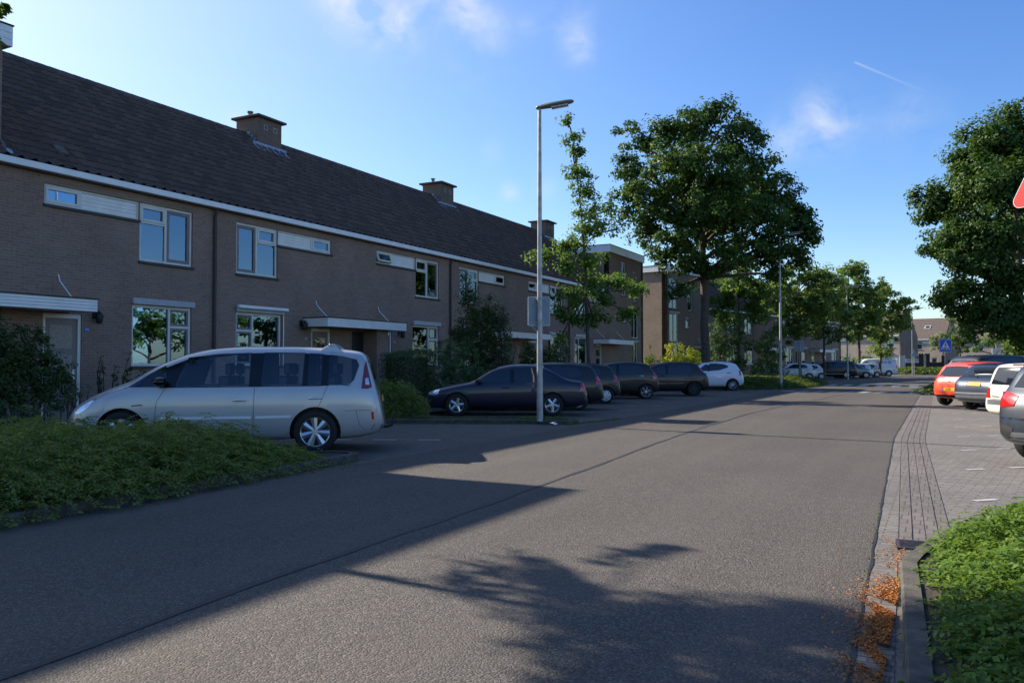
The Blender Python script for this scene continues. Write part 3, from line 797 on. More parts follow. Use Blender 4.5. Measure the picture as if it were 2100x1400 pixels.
def chimney(parent,y,far=False):
    hw=.42;hx=.52;x0=RIDGE_X+.12
    mb=MB();mb.box(x0-hx,x0+hx,y-hw*1.35,y+hw*1.35,RIDGE_Z-1.0,RIDGE_Z+.52)
    ch=mb.build('chimney',M['stack'],parent,None,.006)
    mb=MB();mb.box(x0-hx-.13,x0+hx+.13,y-hw*1.35-.13,y+hw*1.35+.13,RIDGE_Z+.522,RIDGE_Z+.60);mb.build('chimney_cap',M['concrete'],ch,None,.012)
    if far:return ch
    for k,(px_,r,h) in enumerate(((-.38,.09,.22),(-.1,.14,.10),(.16,.08,.15),(.36,.14,.09))):
        mb=MB();z=RIDGE_Z+.602
        mb.lathe([(r*.8,z),(r*.8,z+h*.75),(r*1.15,z+h*.8),(r*1.2,z+h),(0,z+h)],'z',(x0-.05,y+px_,0),14);mb.build('flue_pot',M['pot'],ch,40)
    for q in (-.22,.24):
        mb=MB();xx=x0+hx
        for a,b,c,d in ((-.09,.09,.07,.09),(-.09,.09,-.09,-.07),(-.09,-.07,-.07,.07),(.07,.09,-.07,.07)):mb.box(xx+.001,xx+.02,y+q+a,y+q+b,RIDGE_Z+.22+c,RIDGE_Z+.22+d)
        mb.build('vent_cover',M['grey_box'],ch)
    # lead soakers stepping down the roof slope and an apron below the stack
    mb=MB();sl=(RIDGE_Z-5.62)/(.2-RIDGE_X);zr=lambda x:RIDGE_Z-(x-RIDGE_X)*sl
    for s in (-1,1):
        yy=y+s*hw*1.35
        for i in range(4):
            xa=x0+.02+i*.13;mb.box(xa,xa+.12,yy+(s*.004 if s>0 else -.02),yy+(.02 if s>0 else -.004),zr(xa)+.02,zr(xa)+.16-.02*i)
        vs=[(x0-.05,yy,zr(x0-.05)+.07),(x0-.05,yy+s*.16,zr(x0-.05)+.06),(x0+hx+.2,yy+s*.20,zr(x0+hx+.2)+.055),(x0+hx,yy,zr(x0+hx)+.08)]
        mb.add(vs,[(0,1,2,3)])
    n=26;v=[]
    for i in range(n+1):
        yy=y-hw*1.35-.25+(hw*2.7+.5)*i/n;wv=.012*math.sin(i*1.1)
        v+=[(x0+hx+.012,yy,zr(x0+hx)+.16),(x0+hx+.014,yy,zr(x0+hx)+.07),(x0+hx+.27+.02*math.sin(i*.9),yy,zr(x0+hx+.27)+.065+wv)]
    mb.add(v,[f for i in range(n) for f in ((3*i,3*i+3,3*i+4,3*i+1),(3*i+1,3*i+4,3*i+5,3*i+2))])
    mb.build('lead_flashing',M['lead'],ch,60)
    return ch
def flat_block(loc,rz,width,label,opt={},h=7.95,depth=8.8,wall_m=None,side_m=None):
    """three-storey flat-roofed end block flush with the row"""
    root=empty('flat_roof_house',loc,rz,label,'house')
    holes=opt.get('holes',[])
    mb=MB();wall_grid(mb,0,-.3,0,width,0,h,[q[:4] for q in holes])
    mb.box(-depth,-depth+.3,0,width,0,h);mb.box(-depth+.3,-.3,width-.3,width,0,h)
    if not side_m:mb.box(-depth+.3,-.3,0,.3,0,h)
    mb.build('wall',wall_m or M['wall'],root)
    if side_m:
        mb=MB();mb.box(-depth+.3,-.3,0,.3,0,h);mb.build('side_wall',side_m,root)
    mb=MB();mb.box(-4,-3.9,.3,width-.3,.1,h-.2);mb.box(-3.9,-.3,.3,width-.3,2.7,2.85);mb.box(-3.9,-.3,.3,width-.3,5.3,5.45);mb.build('interior',M['plaster'],root)
    mb=MB();o=.13
    n=3;hh=.42/n
    for i in range(n):
        z=h-.02+i*hh;z1=z+hh-.007
        mb.box(o-.03,o,-o,width+o,z,z1);mb.box(-depth,o-.031,-o,-o+.03,z,z1);mb.box(-depth,o-.031,width+o-.03,width+o,z,z1)
    mb.box(-depth,o-.032,-o+.031,width+o-.031,h+.002,h+.36)
    mb.build('fascia',M['white'],root)
    mb=MB();mb.box(-depth,o+.02,-o-.02,width+o+.02,h+.405,h+.43);mb.build('flat_roof',M['bitumen'],root)
    for q in holes:
        a,b,c,d=q[:4];mb=MB();frame_mb(mb,a,b,c,d,.06)
        m2=(a+b)/2
        if b-a>.75:mb.box(-.11,-.05,m2-.03,m2+.03,c+.06,d-.06)
        f=mb.build('window',M['offwhite'],root,None,.004)
        mb=MB();pane_mb(mb,a+.06,b-.06,c+.06,d-.06);mb.build('pane',M['pane'],f)
        mb=MB();mb.box(-.12,.05,a-.03,b+.03,c-.07,c-.004);mb.build('sill',M['dark_sill'],f)
        if len(q)>4:
            mb=MB();mb.box(0,.085,a-.02,b+.02,d+.005,d+.15);mb.build('blind_box',M['grey_box'],root,None,.01)
    if opt.get('pipe') is not None:
        mb=MB();mb.tube([(.06,opt['pipe'],h),(.06,opt['pipe'],.1)],.045,10);mb.build('downpipe',M['pipe'],root,40)
    if opt.get('door'):
        a,b=opt['door'];mb=MB();mb.box(.003,.05,a,b,.12,2.45);mb.build('door_frame',M['offwhite'],root,None,.004)
        mb=MB();mb.box(.052,.07,a+.08,b-.08,.15,2.36);mb.build('front_door',M['door_taupe'],root)
    if opt.get('flue'):
        mb=MB();yy=opt['flue'];mb.box(-5.2,-4.1,yy-.45,yy+.45,h+.43,h+1.35);ch=mb.build('chimney',wall_m or M['wall'],root)
        mb=MB();mb.box(-5.3,-4.0,yy-.55,yy+.55,h+1.352,h+1.45);mb.build('chimney_cap',M['concrete'],ch,None,.01)
    return root
X0=-17.
YA=9.72
base=(X0,0,0)
g1='row houses in the first terrace'
def hy(i):return (X0,YA+UW*i,0)
flat_block((X0+.004,3.9,0),0,UW+.19,'three-storey flat-roofed brick end block cut off by the left edge, beside house 136')
house(hy(0),0,True,'brick row house 136 with pale panelled door, leftmost of the terrace',' 136'.strip(),
    dict(pipe=UW-.05,canopy=(-2.0,1.78),rods=(-1.45,1.5),door='wood',lamp=(2.38,2.45),num=(2.19,2.17,.066),curtain=True,lit_pane=True,),g1)
house(hy(1),0,False,'brick row house 138 with vertical blinds upstairs and awning case over its front window','138',
    dict(chimney=True,blind=True,awning=True,canopy=(3.42,7.47),rods=(3.95,7.1),lamp=(3.30,2.55),num=(3.55,2.17,.066),numc='pale',lit_pane=True,pier=(6.35,6.95)),g1)
house(hy(2),0,True,'brick row house with a tilted-open small top window, behind the clipped hedge','140',
    dict(open_vent=True,pipe=UW+.03,lamp=(2.50,2.45),num=(2.24,2.17,.06),numc='pale'),g1)
house(hy(3),0,False,'brick row house half hidden by a tall loose garden shrub',None,
    dict(chimney=True,canopy=(3.42,7.47),rods=(3.95,7.1),net=True),g1)
house(hy(4),0,True,'brick row house behind the first lamp post and its grey sign',None,dict(pipe=UW-.05),g1)
house(hy(5),0,False,'brick row house next to the flat-roofed block, seen through the young oak',None,
    dict(chimney=True,canopy=(3.42,7.47),rods=(3.95,7.1),curtain=False,blind=False),g1)
flat_block((X0,YA+6*UW+.002,0),0,UW+.15,'three-storey flat-roofed brick block with white fascia closing the first terrace',
    dict(holes=[(2.05,2.9,5.55,7.6),(4.2,5.0,5.3,7.2),(2.2,2.95,3.95,4.75),(3.9,5.2,3.0,4.9),(3.95,5.1,.9,2.75,1)],pipe=UW+.02,flue=5.4))
# second terrace, turned with the bend of the road
RZ2=-R(13);ox,oy=-17.0,56.0
def row2(t):return (ox+t*math.sin(-RZ2),oy+t*math.cos(RZ2),0)
flat_block(row2(0),RZ2,UW+.3,'flat-roofed brick block with sunlit side wall at the head of the second terrace',
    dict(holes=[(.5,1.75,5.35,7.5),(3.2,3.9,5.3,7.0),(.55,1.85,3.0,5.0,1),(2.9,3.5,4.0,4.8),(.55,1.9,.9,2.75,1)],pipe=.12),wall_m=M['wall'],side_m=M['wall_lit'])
g2='row houses in the second terrace'
for i,(mir,lb,op) in enumerate([(True,'brick row house of the second terrace beside its flat-roofed block, behind the big tree',dict(canopy=(-2.0,1.78))),
        (False,'brick row house of the second terrace behind the willow-like shrub',dict(chimney=True,canopy=(3.42,7.47))),
        (True,'brick row house of the second terrace with white eave panel, left of the lamp post',dict(pipe=UW-.05)),
        (False,'brick row house of the second terrace behind the roadside trees and the blank grey sign',dict(canopy=(3.42,7.47),chimney=True)),
        (True,'last brick row house of the second terrace, behind the parked white hatchbacks',dict(pipe=UW-.05))]):
    house(row2(UW+.31+i*UW),RZ2,mir,lb,None,op,g2)
# far houses across the side street
def far_row(loc,rz,n,labels,opts,group):
    d=Vector((-math.sin(rz),math.cos(rz)))
    for i in range(n):
        house((loc[0]+d.x*UW*i,loc[1]+d.y*UW*i,0),rz,i%2==0,labels[i],None,opts[i],group,M['far_tile'],True,M['far_wall'])
def far_gable(parent,y):
    mb=MB();t=.12 if y>0 else -.12
    vs=[(0,y,0),(-DEPTH,y,0),(-DEPTH,y,EAVE+.1),(RIDGE_X,y,RIDGE_Z-.02),(0,y,EAVE+.1)]
    mb.add(vs+[(a,b+t,c) for a,b,c in vs],[(0,1,2,3,4),(9,8,7,6,5)]+[(i,5+i,5+(i+1)%5,(i+1)%5) for i in range(5)])
    mb.build('gable_wall',M['wall'],parent)
# direction of local +y after rotation; front (+x) faces the camera
fr=-R(90)-R(14)
p=at(1845,121)
far_row((p[0]-UW*3*-math.sin(fr)-.0,p[1]-UW*3*math.cos(fr)),fr,3,
    ['pale brick row house across the side street, left one behind the roadside trees','pale brick row house across the side street behind the white van roof','pale brick row house across the side street with plain gable end'],
    [dict(pipe=UW-.05),dict(),dict()],'pale row houses across the side street')
far_objs=[o for o in COL.objects if o.type=='EMPTY' and o.get('group')=='pale row houses across the side street']
far_gable(far_objs[-1],UW)
p=at(1938,139)
far_row((p[0]-UW*2*-math.sin(fr),p[1]-UW*2*math.cos(fr)),fr,2,
    ['pale brick house with a large skylight in its tiled roof, seen above the far fences','pale brick end house with chimney and small roof window, left of the zebra sign'],
    [dict(),dict(chimney=True)],'pale end houses in the distance')
fo=[o for o in COL.objects if o.type=='EMPTY' and o.get('group')=='pale end houses in the distance']
far_gable(fo[-1],UW)
def skylight(house_o,y,s,w_,h_):
    rf=[c for c in house_o.children if c.name.startswith('roof')][0]
    x=.2+(RIDGE_X-.2)*s;z=5.64+(RIDGE_Z-5.64)*s;a=math.atan2(RIDGE_Z-5.64,.2-RIDGE_X)
    mb=MB();mb.box(-h_/2,h_/2,-w_/2,w_/2,0,.10);me=mb.mesh('skylight')
    T=Matrix.Translation((x,y,z))@Matrix.Rotation(a,4,'Y');me.transform(T);f=link('skylight',me,M['white'],rf)
    mb=MB();mb.box(-h_/2+.08,h_/2-.08,-w_/2+.08,w_/2-.08,.102,.11);me=mb.mesh('skylight_pane');me.transform(T);link('skylight_pane',me,M['pane_hi'],f)
skylight(fo[0],4.6,.52,1.5,1.3);skylight(fo[1],2.6,.56,.9,.8)
p=at(2062,150)
far_row((p[0]-UW*2*-math.sin(fr),p[1]-UW*2*math.cos(fr)),fr,2,
    ['pale brick house half hidden by trees, right of the zebra sign','pale brick house beyond the parked cars under the right-hand tree'],[dict(),dict(chimney=True)],'pale houses under the right-hand tree')
fo2=[o for o in COL.objects if o.type=='EMPTY' and o.get('group')=='pale houses under the right-hand tree']
far_gable(fo2[-1],UW)

# small roof vent and the lead soaker where the tiled roof meets the end block
hA=[o for o in COL.objects if o.type=='EMPTY' and '136 with pale' in o.get('label','')][0]
rf=[c for c in hA.children if c.name.startswith('roof')][0]
a=math.atan2(RIDGE_Z-5.62,.2-RIDGE_X)
mb=MB();mb.box(-.16,.16,-.13,.13,.03,.10);mb.box(-.22,-.16,-.10,.10,.02,.06);me=mb.mesh('roof_vent',None,.012)
x_=.2+(RIDGE_X-.2)*.13;me.transform(Matrix.Translation((x_,1.75,5.62+(RIDGE_Z-5.62)*.13))@Matrix.Rotation(a,4,'Y'));link('roof_vent',me,M['concrete'],rf)
mb=MB();n=14
for i in range(n):
    t0,t1=i/n*.9,(i+1)/n*.9;xa=.18+(RIDGE_X-.18)*t0;xb=.18+(RIDGE_X-.18)*t1;za=5.62+(RIDGE_Z-5.62)*t0;zb=5.62+(RIDGE_Z-5.62)*t1
    mb.add([(xa,.235,za+.05),(xb,.235,zb+.05),(xb,.235,zb+.26),(xa,.235,za+.26)],[(0,1,2,3)])
    if i<2:mb.add([(xa,.236,za+.075),(xa,.55-.12*i,za+.075),(xb,.45-.12*i,zb+.075),(xb,.236,zb+.075)],[(0,1,2,3)])
mb.build('lead_soaker',M['lead'],rf)
# ================================================================ vegetation
LM_oak=leafmat('oak_leaves',(.058,.120,.022),(.135,.235,.048),.38)
LM_maple=leafmat('maple_leaves',(.034,.080,.016),(.078,.145,.028),.28)
LM_street=leafmat('street_tree_leaves',(.085,.15,.035),(.18,.26,.07),.46)
LM_yel=leafmat('yellow_leaves',(.20,.27,.025),(.40,.42,.05),.3)
LM_dark=leafmat('dark_shrub_leaves',(.035,.065,.018),(.075,.12,.034),.28)
LM_con=leafmat('conifer_sprays',(.06,.11,.045),(.11,.17,.065),.25,.7)
LM_bed=leafmat('bed_leaves',(.12,.17,.038),(.23,.28,.075),.45)
LM_bedr=leafmat('bed_leaves_light',(.055,.125,.018),(.145,.235,.04),.38)
LM_grass=leafmat('grass_blades',(.055,.10,.02),(.13,.18,.04),.3)
LM_pale=leafmat('pale_shrub_leaves',(.055,.085,.038),(.16,.19,.12),.3)
LM_willow=leafmat('silvery_leaves',(.12,.17,.08),(.24,.29,.15),.3)
LM_rust=leafmat('dry_leaf_flakes',(.30,.10,.025),(.50,.22,.07),.05,.9)
def blob_list(loc,Z,items,depth=1.):
    """leaf masses given as (u,v,ru,rv) across the photo, at the distance of the trunk; widths in metres"""
    out=[]
    for it in items:
        u,v,ru,rv=it[:4];dz=it[4] if len(it)>4 else 0.
        x,y=at(u,Z+dz)
        z=CAMH+(746-v)/F*(Z+dz)
        a=ru/F*(Z+dz);b=rv/F*(Z+dz)
        out.append((x-loc[0],y-loc[1],z,a,a*depth,b))
    return out
# young oak behind the parked cars
p=at(1208,33.5)
tree('young_oak_tree',p,11.6,.085,blob_list(p,33.5,[(1165,245,22,14),(1178,278,26,20),(1190,310,24,22),(1185,350,36,24),(1200,390,38,28),(1215,430,38,26),(1232,455,22,20),(1206,470,40,28),(1165,500,45,26),(1250,430,26,22,.5),(1265,470,20,18),
    (1110,525,34,17),(1165,545,46,24),(1215,530,30,35),(1215,580,40,28),(1180,600,50,26,-.6),(1150,640,34,22),(1265,575,44,26,.5),(1300,595,32,18,.5),(1240,615,34,16,.3),(1215,650,44,20),(1285,640,34,20,.4),(1180,655,26,18),(1150,690,20,18)]),.155,LM_oak,
    'slender young oak rising over the roof line between lamp post and big tree',.4,dens=9,rc=.36,m=30,lean=(-.5,-.25),twigs=90,shell=.0,aspect=.5)
# big dense tree
p=at(1445,47.5);BT=p
tree('broadleaf_tree',p,16.6,.27,blob_list(p,47.5,[(1420,250,62,48),(1370,275,48,40),(1480,262,55,42,.5),(1320,300,50,44),(1525,300,52,46),(1410,330,90,60,-2.6),(1300,365,38,40),(1335,410,62,52,-1.5),(1560,350,60,52,.5),(1480,350,80,62,-2.8),(1600,400,50,50,.5),
    (1540,430,75,60,-1.8),(1440,430,90,60,-2.5),(1330,470,48,40),(1390,490,62,48,-2),(1620,460,52,42),(1655,470,28,30),(1580,500,60,44,-1),(1500,510,60,44,-2),(1365,525,36,26),(1640,525,34,28),(1600,560,44,24),(1420,545,50,22,-1),(1285,440,26,24),(1545,270,26,26),(1285,260,24,18),(1470,220,40,26),(1450,440,120,90,3.2),(1530,400,90,80,3),(1380,380,80,70,3),(1390,590,28,20),(1275,340,26,30),(1290,400,32,34),(1660,440,24,26),(1630,420,40,40),(1560,530,60,30),(1470,560,40,18,-1),(1640,490,40,34,-1)],.85),.215,LM_maple,
    'large dense dark green broadleaf tree towering over the parked cars in the middle',.42,dens=2.7,rc=.62,m=74,twigs=130,shell=.3,bark='bark')
# trees along the far pavement
def st_tree(u,Z,h,items,label,lm=LM_street,r=.13,leaf=.24,dens=3.0,m=40,rc=.5,name='street_tree',**k):
    p=at(u,Z);return tree(name,p,h,r,blob_list(p,Z,items),leaf,lm,label,.35,dens=dens,rc=rc,m=m,group='street trees along the terrace',twigs=30,shell=.2,**k)
st_tree(1516,58,9.2,[(1510,590,55,35),(1480,615,38,30),(1550,600,45,38),(1500,650,34,24),(1555,640,34,26),(1530,560,40,25),(1470,640,22,20)],'light green young tree just right of the big trunk, before the second terrace',LM_oak)
st_tree(1640,66,9.5,[(1640,560,48,28),(1600,590,42,30),(1680,575,38,30),(1645,615,60,36),(1600,640,40,30),(1690,625,36,32),(1655,665,44,24),(1695,560,22,18),(1580,605,36,30),(1612,680,40,24),(1668,620,46,34)],'leafy street tree rising behind the second lamp post',LM_street)
st_tree(1690,74,9.4,[(1690,600,30,34),(1712,570,26,22),(1700,640,38,34),(1680,680,30,24),(1722,690,22,20),(1715,620,28,30),(1735,650,30,30),(1662,640,30,30),(1675,600,26,26)],'street tree behind the blank grey sign and white hatchbacks',LM_street)
st_tree(1762,86,11.2,[(1752,560,34,26),(1750,590,50,30),(1725,610,40,28),(1780,600,40,32),(1755,640,48,34),(1720,650,34,28),(1790,650,36,32),(1762,545,22,14),(1760,680,40,24)],'tall street tree standing behind the third lamp post',LM_street,.16,.27)
st_tree(1806,90,9.6,[(1815,590,28,22),(1810,620,44,28),(1845,625,34,20),(1862,618,14,8),(1790,650,34,26),(1835,655,36,24),(1805,690,38,22),(1850,670,22,18),(1808,720,26,16)],'street tree with an uneven crown above the white van',LM_street,.15,.27)
# large tree on the right and its neighbours
p=at(2093,46)
tree('broadleaf_tree',p,16.5,.26,blob_list(p,46,[(2085,235,28,36),(2030,285,55,48),(2080,290,55,55),(1985,330,50,44),(1960,400,48,44),(2030,380,70,60,-2.4),(1925,430,46,38),(2095,380,60,60,-2.6),(1960,480,58,44,-1.5),(1905,400,26,26),(2040,480,70,55,-2.5),(1990,540,58,42,-2),(1925,510,34,26),(2075,560,60,50,-2.4),(1960,590,44,32,-1),(2030,620,58,40,-2),(1930,615,24,18),(2090,640,45,38,-2),(2150,300,80,80),(2160,450,80,90),(2170,580,70,70),(1990,650,34,22,-1),(2030,665,44,22,-2),(2075,680,40,24,-2),(1955,640,26,14),(2110,700,40,30,-1),(2060,350,80,70,3.),(2040,500,90,70,3)],.85),.215,LM_maple,
    'large dense tree filling the right edge above the parked cars',.38,dens=4.2,rc=.72,m=88,twigs=90,shell=.2)
for (u,Z,h,its,lb,lm) in [
    (1968,118,9.,[(1972,665,32,34),(1965,700,34,30),(1985,690,26,26)],'dark green tree between the pale end house and the far lamp post',LM_maple),
    (1934,128,7.,[(1935,690,26,20),(1925,702,22,16),(1942,708,18,16)],'grey-green feathery tree in front of the pale end house',LM_willow),
    (2040,95,7.5,[(2030,700,22,14),(2055,690,24,18),(2070,712,28,14),(2000,716,16,8)],'light green tree beyond the right-hand cars',LM_oak),
    (2085,85,7.,[(2085,700,24,18),(2100,715,22,16),(2075,725,16,8)],'bushy green tree beside the right-hand trunk',LM_street)]:
    p=at(u,Z);tree('street_tree',p,h,.14,blob_list(p,Z,its),.30,lm,lb,.35,dens=1.6,rc=.55,m=34,group='trees beyond the side street',twigs=16,shell=.2)
# tree left of the frame: its crown tip shows in the top corner, its shadow falls over the road
def fronds(name,org,dr,ln,nl,leaf,lm,parent,droop=.5):
    """pinnate leaves: two rows of leaflets along each arching stalk"""
    n=len(org);t=np.linspace(.12,1,nl)[None,:]
    P=org[:,None,:]+dr[:,None,:]*(t*ln[:,None])[...,None];P[...,2]-=droop*(t**2)*ln[:,None]
    h=np.stack([-dr[:,1],dr[:,0],np.zeros(n)],1);h/=np.maximum(np.linalg.norm(h,axis=1,keepdims=True),1e-6)
    sg=np.where(np.arange(nl)%2==0,1,-1)[None,:,None]
    P=P+h[:,None,:]*sg*leaf*.5
    N=rng.normal(scale=.35,size=P.shape);N[...,2]+=1
    v,f=leaf_quads(P.reshape(-1,3),N.reshape(-1,3),leaf,.42);return np_mesh(name,v,f,lm,parent)
p=(-11.2,5.2)
root=empty('pinnate_tree',(p[0],p[1],0),0,'feathery-leaved tree at the left, a twig tip shows in the top left corner','tree')
mb=MB();mb.tube([(0,0,-.1),(0,0,.2),(.05,0,2),(0,.1,4),(0,.2,5.6),(0,.25,6.8),(0,.3,7.6)],[.12,.10,.085,.07,.045,.025,.01],10)
tip=Vector((*at(-3,12.6),CAMH+742/F*12.6))-Vector((p[0],p[1],0))
def pix(q):
    X,Y_,Z_=p[0]+q[0],p[1]+q[1],q[2]-CAMH
    f=-X*ST+Y_*CT;return (1050+F*(X*CT+Y_*ST)/f,746-F*Z_/f) if f>.3 else (-999,0)
O=[];D=[];nl_=0
for k in range(400):
    a=rng.uniform(0,6.28);z0=rng.uniform(4.6,7.3);L_=rng.uniform(1.1,2.4)*(1-.16*(z0-4.6))
    e=Vector((math.cos(a)*L_*.8,math.sin(a)*L_,z0+rng.uniform(.1,.6)))
    sx=p[0]+e.x+1.588*e.z;sy=p[1]+e.y-.195*e.z
    if pix(e)[0]>-25 or sx<-1.0-.85*(sy-3.2):continue      # drops limbs in view; unseen crown shaped by where its shadow lands
    if nl_>=34:break
    nl_+=1
    pts=limb(mb,(0,.15,z0),e,.016,.005,.10,6,5)
    for q in range(20):
        t=rng.uniform(.3,1.0);i0=min(5,int(t*6));c=pts[i0].lerp(pts[i0+1],t*6-i0)
        az=a+rng.normal()*.55;d=(math.cos(az),math.sin(az),rng.uniform(-.1,.35))
        if pix(c+Vector(d)*.6)[0]<-12:O.append(c);D.append(d)
for q in range(16):
    c=Vector((0,.2,5.6)).lerp(tip,1-abs(rng.normal())*.22)
    O.append(tuple(c+Vector((rng.normal()*.04,rng.normal()*.04,rng.normal()*.04))));D.append((rng.normal()*.3-.1,.4+rng.normal()*.3,rng.uniform(-.2,.1)))
O=np.array([tuple(x) for x in O]);D=np.array(D);D/=np.linalg.norm(D,axis=1,keepdims=True)
LN=rng.uniform(.38,.62,len(O));LN[-16:]=rng.uniform(.06,.15,16)
fronds('crown',O,D,LN,15,.135,LM_street,root)
limb(mb,(0,.2,5.6),tuple(tip),.02,.006,.03,6,5)
mb.build('trunk',M['bark'],root,180)
# trees on the opposite side of the street (seen mirrored in the window panes)
for i,(x,y,h) in enumerate([(13.5,12,5.4),(15.5,22,6.0),(15,33,6.4),(14,38.5,6.2),(14.5,44,6.6),(15,50.5,7),(15,58,9.2),(16,69,11)]):
    bl=[(rng.normal()*1.2,rng.normal()*1.2,h*.62+rng.normal()*h*.13,h*.2,h*.2,h*.16) for _ in range(9)]
    tree('roadside_tree',(x,y),h,.15,bl,.34,LM_oak,'broadleaf tree on the opposite side of the street, mirrored in the house windows',.3,dens=1.1,rc=.6,m=26,group='trees mirrored in the house windows',twigs=10)
# ---------------------------------------------------------------- shrubs in the gardens
def sh(u,Z,z0,items,leaf,lm,label,name='shrub',depth=.8,**k):
    p=at(u,Z);return shrub(name,(p[0],p[1],0),blob_list(p,Z,items,depth),leaf,lm,label,**k)
shrub_=shrub
def shrub(name,*a,**k):
    o=shrub_('garden_shrub' if name=='shrub' else name,*a,**k);return o
sh(45,15.3,0,[(20,720,60,55),(80,740,45,45),(40,790,75,50),(120,800,42,45),(0,760,60,70),(75,690,20,20),(130,770,25,26),(-40,700,70,70)],.055,LM_dark,'large dark shrub in front of the door of house 136',dens=75,rc=.16,m=34)
sh(30,14.2,0,[(15,845,50,26),(60,848,25,18),(-30,845,50,28)],.045,LM_con,'low clipped hedge at the left edge below the dark shrub',name='low_hedge',dens=60,rc=.09,m=30,cat='hedge')
sh(88,12.9,0,[(85,835,20,26),(72,860,18,20),(104,858,16,22),(60,815,8,10)],.05,LM_pale,'small pale-leaved bush by the front of the silver people carrier',dens=60,rc=.09,m=14)
sh(140,14.2,0,[(140,825,25,20),(165,800,18,20)],.05,LM_pale,'low yellowish bush ahead of the silver people carrier',dens=50,rc=.10,m=14)
for u,v0,lb in ((208,722,'tall thin plant against the wall of house 136, leftmost of three'),(236,745,'shorter thin plant between two taller ones at the wall of house 136'),(262,718,'tall thin plant under the front window of house 136')):
    sh(u,17.2,0,[(u,v0+10,5,12),(u+1,v0+35,8,18),(u,v0+65,10,20),(u,v0+95,12,20)],.05,LM_dark,lb,name='hollyhock',dens=160,rc=.06,m=9,cat='plant')
sh(325,17.0,0,[(300,770,18,16),(340,775,20,14),(365,770,12,14)],.05,LM_dark,'low plants under the front window of house 136',dens=60,rc=.1,m=14,name='garden_plant',cat='plant')
# clipped conifer hedge and rounded bush
def hedge_box(name,c,rz,L_,W_,H_,label,n=9000,leaf=.055,lm=None):
    root=empty(name,(c[0],c[1],0),rz,label,'hedge')
    f=rng.integers(0,5,n);a=rng.uniform(-1,1,n);b=rng.uniform(0,1,n);P=np.zeros((n,3));N=np.zeros((n,3))
    ar=np.array([L_*H_,L_*H_,W_*H_,W_*H_,L_*W_*1.2]);f=rng.choice(5,n,p=ar/ar.sum())
    for k,(ax,sg) in enumerate(((1,1),(1,-1),(0,1),(0,-1))):
        q=f==k;m_=q.sum()
        P[q,ax]=sg*(W_ if ax else L_)/2;P[q,1-ax]=a[q]*(L_ if ax else W_)/2;P[q,2]=b[q]*H_;N[q,ax]=sg
    q=f==4;P[q,0]=a[q]*L_/2;P[q,1]=(b[q]*2-1)*W_/2;P[q,2]=H_;N[q,2]=1
    P+=rng.normal(scale=.045,size=P.shape)+(.05*np.sin(P[:,[1,2,0]]*5));N=N+rng.normal(scale=.5,size=N.shape)
    v,ff=leaf_quads(P,N,leaf,.5);np_mesh('foliage',v,ff,lm or LM_con,root)
    mb=MB();mb.box(-L_/2+.12,L_/2-.12,-W_/2+.12,W_/2-.12,0,H_-.12);mb.build('stems',M['bark_dark'],root)
    return root
p=at(834,24.5);hedge_box('clipped_hedge',p,R(65),1.0,1.4,1.72,'dark clipped conifer hedge beside the second door under the shared canopy')
sh(922,24.2,0,[(900,750,42,40),(945,745,42,44),(920,720,40,24),(975,775,25,30),(870,775,20,30),(925,790,58,30)],.05,LM_con,'rounded bushy conifer in front of the navy liftback',name='conifer_bush',dens=60,rc=.12,m=34,cat='bush',shell=.8)
sh(985,26.5,0,[(960,610,22,34),(975,650,36,36),(1010,640,28,34),(965,700,50,40),(1015,700,42,44),(945,680,24,30),(1030,660,14,28),(985,745,50,34),(958,580,9,18),(1032,740,20,28)],.075,LM_dark,'tall loose shrub against the terrace wall, left of the first lamp post',name='tall_shrub',dens=48,rc=.22,m=30,shell=.3)
sh(1020,26.0,0,[(1030,640,10,30),(1040,690,14,40),(1020,610,8,16),(1048,730,14,26)],.07,LM_willow,'pale-leaved twigs on the right side of the tall loose shrub',name='pale_shrub',dens=24,rc=.14,m=10)
sh(1115,28.5,0,[(1090,735,30,28),(1135,730,34,32),(1115,760,45,24),(1085,710,14,14)],.07,LM_dark,'dark bush behind the lamp post below the grey sign',name='laurel_bush',dens=60,rc=.18,m=30,cat='bush')
# island bush by the tail of the people carrier
sh(818,20.2,0,[(800,815,42,36),(845,826,36,30),(775,828,28,32),(818,800,36,24),(862,842,22,18),(800,845,50,20)],.05,LM_bed,'low spreading bush on the kerb island behind the people carrier',name='spreading_bush',dens=95,rc=.14,m=28,cat='bush',shell=.55)
# sunlit shrubs near the second terrace
sh(1338,54.6,0,[(1330,725,12,24),(1345,738,16,18),(1328,755,14,14)],.13,LM_oak,'green shrub at the foot of the sunlit side wall',dens=7,rc=.3,m=30)
sh(1398,54.4,0,[(1385,722,22,18),(1412,728,24,20),(1380,745,18,16),(1405,745,34,16),(1370,735,12,14)],.13,LM_yel,'bright yellow-green shrub left of the big trunk',name='golden_shrub',dens=9,rc=.28,m=34)
sh(1415,55.2,0,[(1425,738,24,24),(1405,750,24,20)],.13,LM_oak,'green shrub behind the golden one',dens=7,rc=.3,m=30)
sh(1490,55,0,[(1480,690,30,46),(1505,680,30,46),(1490,730,40,40),(1465,720,20,36),(1520,735,22,30)],.12,LM_maple,'dense dark willow-like bush between big trunk and second terrace',name='willow_bush',dens=7,rc=.34,m=44,cat='bush')
sh(1566,57,0,[(1560,705,34,16),(1575,725,36,24),(1555,750,34,22),(1590,745,24,26),(1535,703,16,8),(1580,690,26,12)],.13,LM_oak,'light green spreading shrub left of the second lamp post',name='spreading_shrub',dens=7,rc=.32,m=34)
sh(1605,62,0,[(1600,770,14,10),(1612,762,10,10)],.11,LM_dark,'small twiggy bush at the foot of the second lamp post',dens=14,rc=.2,m=14)
